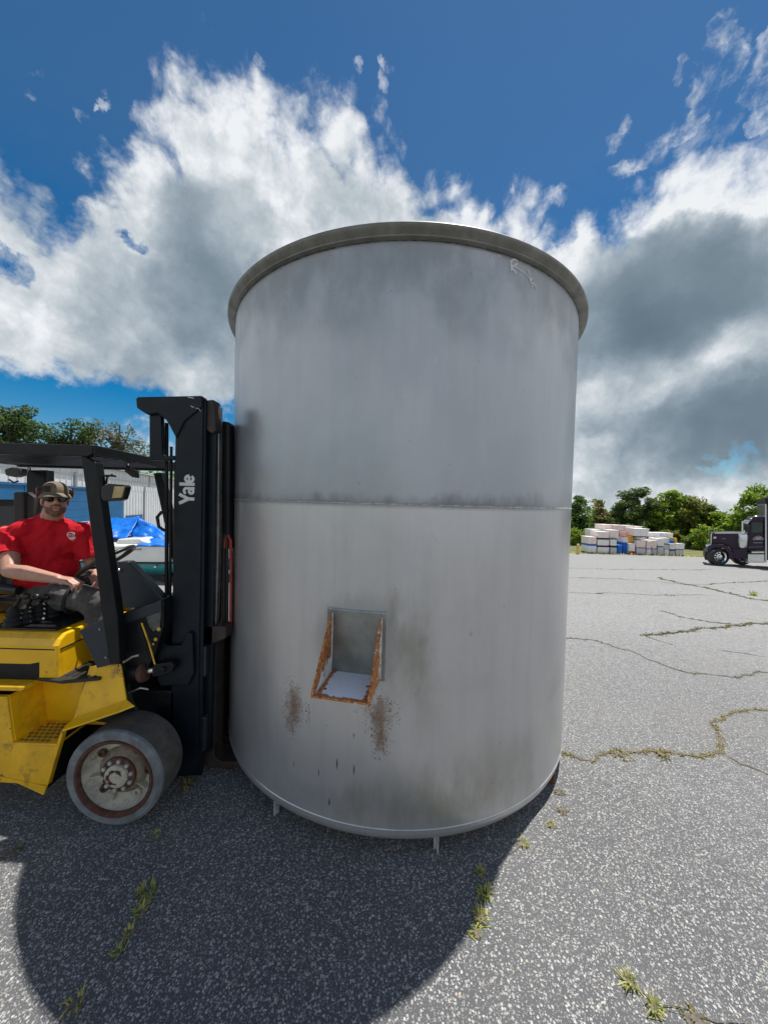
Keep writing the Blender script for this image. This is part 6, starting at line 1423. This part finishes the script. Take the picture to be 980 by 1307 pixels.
# ------------------------------------------------------------------ purple truck
TK0 = G(918, 722.3); TKY = 0.0; tk = G(930, 722); kk = TK0.y / FPX
TA = R_(41); TN = V3((math.sin(TA), math.cos(TA), 0)); TD = V3((math.cos(TA), -math.sin(TA), 0))   # across and along the truck: it stands side on
def P2(px, py, off): d = ray(px, py); t = (TN.dot(TK0) + off) / TN.dot(d); return V3((d.x * t, d.y * t, EYE + d.z * t))
PURP = mat('purple_paint', (.022, .008, .030), .35, 0.0, .08, 1.5, coat=.15, spec=.3); ALU = mat('polished_aluminium', (.62, .63, .64), .25, .9, .05, 6); GLASS = mat('cab_glass', (.018, .045, .035), .06, 0, .3, 3, coat=.5)
trk = thing('truck', (tk.x + 1, tk.y, tk.z), 'dark purple long bonnet truck facing left at the right edge of the photo', 'truck')
def q(u, v): return 890 + u / 10.889, 620 + v / 10.889
def tp2(pts, y0, y1, name, m, bv=.02, par=None, label=None):
    mb = MB(); mb.prism([P2(*q(*p), 0) + TN * y0 for p in pts], TN * (y1 - y0)); return mb.build(name, m, par or trk, bv)
hood = tp2([(200, 668), (240, 655), (700, 655), (712, 690), (712, 880), (480, 900), (440, 850), (330, 820), (195, 830)], .35, 2.05, 'hood', PURP, .05)
tp2([(185, 680), (205, 662), (232, 668), (212, 690), (208, 825), (185, 830)], .40, 2.0, 'grille_surround', CHROME, .02)
tp2([(240, 652), (640, 652), (700, 656), (700, 668), (240, 668)], .345, .40, 'hood_trim', CHROME, .005)
tp2([(130, 900), (140, 870), (200, 825), (290, 812), (360, 820), (430, 860), (480, 930), (492, 1000), (470, 1030), (440, 1020), (430, 950), (380, 880), (310, 855), (240, 860), (190, 890), (160, 960), (150, 1000)], .0, .62, 'fender', PURP, .04)
tp2([(100, 930), (150, 900), (160, 1000), (150, 1035), (100, 1035)], .05, 2.35, 'bumper', BLACK, .03)
tp2([(112, 815), (190, 812), (180, 832), (140, 856), (112, 852)], .08, .40, 'headlamp', CHROME, .04)
tp2([(222, 716), (262, 712), (262, 738), (222, 740)], .335, .36, 'marker_badge', ALU, .004)
tp2([(335, 735), (395, 735), (395, 748), (335, 748)], .335, .36, 'hood_vent', mat('bronze_badge', (.2, .16, .12), .4, .6), .004)
tp2([(480, 880), (705, 870), (705, 1010), (560, 1040), (480, 1010)], .30, 2.1, 'frame_cover', PURP, .03)
cab = tp2([(700, 690), (715, 560), (745, 505), (780, 480), (930, 480), (935, 900), (700, 900)], .25, 2.15, 'cab', PURP, .05)
tp2([(740, 500), (775, 440), (800, 432), (935, 432), (935, 490), (760, 494)], .22, 2.18, 'cab_roof', PURP, .06)
tp2([(752, 655), (756, 545), (785, 508), (915, 508), (915, 650)], .238, .252, 'side_window', GLASS, .01)
tp2([(700, 668), (722, 560), (742, 512), (752, 512), (734, 565), (712, 668)], .28, 2.12, 'windshield', GLASS, .01)
tp2([(690, 528), (735, 480), (742, 486), (700, 538)], .25, 2.15, 'sun_visor', ALU, .01)
dr_ = tp2([(735, 520), (740, 515), (740, 885), (735, 890)], .24, .252, 'door_gap', BLACK, .002)
tp2([(715, 850), (930, 845), (930, 862), (715, 868)], .236, .252, 'door_trim', mat('trim_purple', (.08, .05, .10), .3), .004)
for u0, u1, w_ in ((785, 830, .14), (735, 770, .12)):
    mb = MB(); mb.ell(P2(*q((u0 + u1) / 2, 428 if u0 == 785 else 462), TKY + .5), (.10, .10, .05), 12); mb.build('roof_light', ALU, trk)
mb = MB(); mb.tube([P2(*q(790, 430), TKY + .7), P2(*q(860, 424), TKY + .7), P2(*q(915, 432), TKY + .7)], .04, 8); mb.build('air_horn', CHROME, trk)
c0 = P2(*q(625, 865), TKY + .10); c1 = P2(*q(625, 670), TKY + .10); mb = MB(); rcan = 50 / 10.889 * kk
mb.lathe([(0, c0.z), (rcan * .8, c0.z), (rcan, c0.z + .06), (rcan, c1.z - .05), (rcan * .85, c1.z), (0, c1.z + .02)], (c0.x + TN.x * .1, c0.y + TN.y * .1, 0), 'Z', 28); can = mb.build('air_cleaner', ALU, trk)
mb = MB(); mb.tube([P2(*q(655, 655), TKY + .1), P2(*q(652, 625), TKY + .1), P2(*q(640, 660), TKY + .1)], .05, 8); mb.build('intake_cap', CHROME, can)
mb = MB(); mb.prism([P2(*q(u, v), -.1) for u, v in ((608, 650), (632, 650), (632, 490), (608, 490))], TN * .06); mb.tube([P2(*q(632, 495), TKY - .06), P2(*q(745, 490), TKY + .3)], .018, 8); mb.tube([P2(*q(632, 640), TKY - .06), P2(*q(720, 650), TKY + .3)], .018, 8); mb.build('side_mirror', ALU, trk, .01)
# steps and tool box of bright plate
tp2([(700, 955), (930, 955), (930, 1068), (700, 1062)], .10, .7, 'tool_box', ALU, .015)
tp2([(752, 918), (930, 915), (930, 940), (752, 940)], .12, .7, 'cab_step', ALU, .01)
tp2([(672, 1058), (930, 1064), (930, 1076), (672, 1070)], .05, .75, 'step_plate', ALU, .006)
# sleeper / box edge at the frame's right side
tp2([(938, 250), (960, 250), (966, 1070), (942, 1070)], .10, 2.45, 'box_corner', ALU, .01)
tp2([(962, 270), (1700, 270), (1700, 1030), (966, 1030)], .14, 2.42, 'cargo_box', mat('box_purple', (.035, .022, .055), .3, .1, .1), .02)
tp2([(938, 165), (1700, 165), (1700, 262), (938, 250)], .05, 2.5, 'box_header', BLACK, .02)
# door emblem: arch over two lines of small lettering
EMB = mat('emblem_silver', (.58, .57, .60), .5, 0, .1, 20)
ye_ = TKY + .240
def ep(u, v): return P2(*q(u, v), ye_)
mb = MB()
ar = [(768 + 148 * i / 12, 735 - 34 * math.sin(math.pi * i / 12)) for i in range(13)]
for (a, b) in zip(ar[:-1], ar[1:]): mb.bar(ep(*a), ep(*b), .018, .004, TN)
for v, u0, u1, w_ in ((748, 765, 918, .028), (792, 775, 905, .018)):
    u = u0
    while u < u1: mb.bar(ep(u, v), ep(min(u1, u + 13), v), w_, .004, TN); u += 17
mb.bar(ep(800, 728), ep(885, 728), .05, .004, TN)
mb.build('door_emblem', EMB, cab)
def twheel(px_u, v, y0, steer=0.0):
    c = P2(*q(px_u, v), y0); r = 124 / 10.889 * kk; c.z = gz(c.x, c.y) + r; m_ = []
    rz = Matrix.Rotation(-TA + steer, 3, 'Z')
    def lay(mb): mb.v = [tuple(rz @ V3(p) + c) for p in mb.v]; return mb
    mb = MB(); mb.lathe([(r * .60, .02), (r * .7, 0), (r * .93, .0), (r, .05), (r, .26), (r * .93, .30), (r * .6, .28)], (0, 0, 0), 'Y', 40); ty = lay(mb).build('tyre', RUBBER, trk)
    mb = MB(); mb.lathe([(r * .66, .015), (r * .64, -.005), (r * .60, .005), (r * .54, .03), (r * .22, .02), (r * .20, -.05), (r * .10, -.06), (0, -.06)], (0, 0, 0), 'Y', 40); rim = lay(mb).build('wheel_rim', CHROME, ty)
    mb = MB()
    for k in range(10): a = 2 * math.pi * k / 10; mb.lathe([(.045, .0), (0, .0)], (r * .42 * math.cos(a), .018, r * .42 * math.sin(a)), 'Y', 10)
    lay(mb).build('hand_hole', BLACK, ty)
twheel(312, 985, .06, R_(34)); twheel(640, 1030, 1.95, R_(34)); twheel(1300, 985, .0)
mb = MB(); cA = P2(*q(250, 1000), .8); cA.z = gz(cA.x, cA.y) + .45; mb.prism([cA, cA + TD * 6, cA + TD * 6 + V3((0, 0, .27)), cA + V3((0, 0, .27))], TN * .8); mb.build('chassis', BLACK, trk, .02)
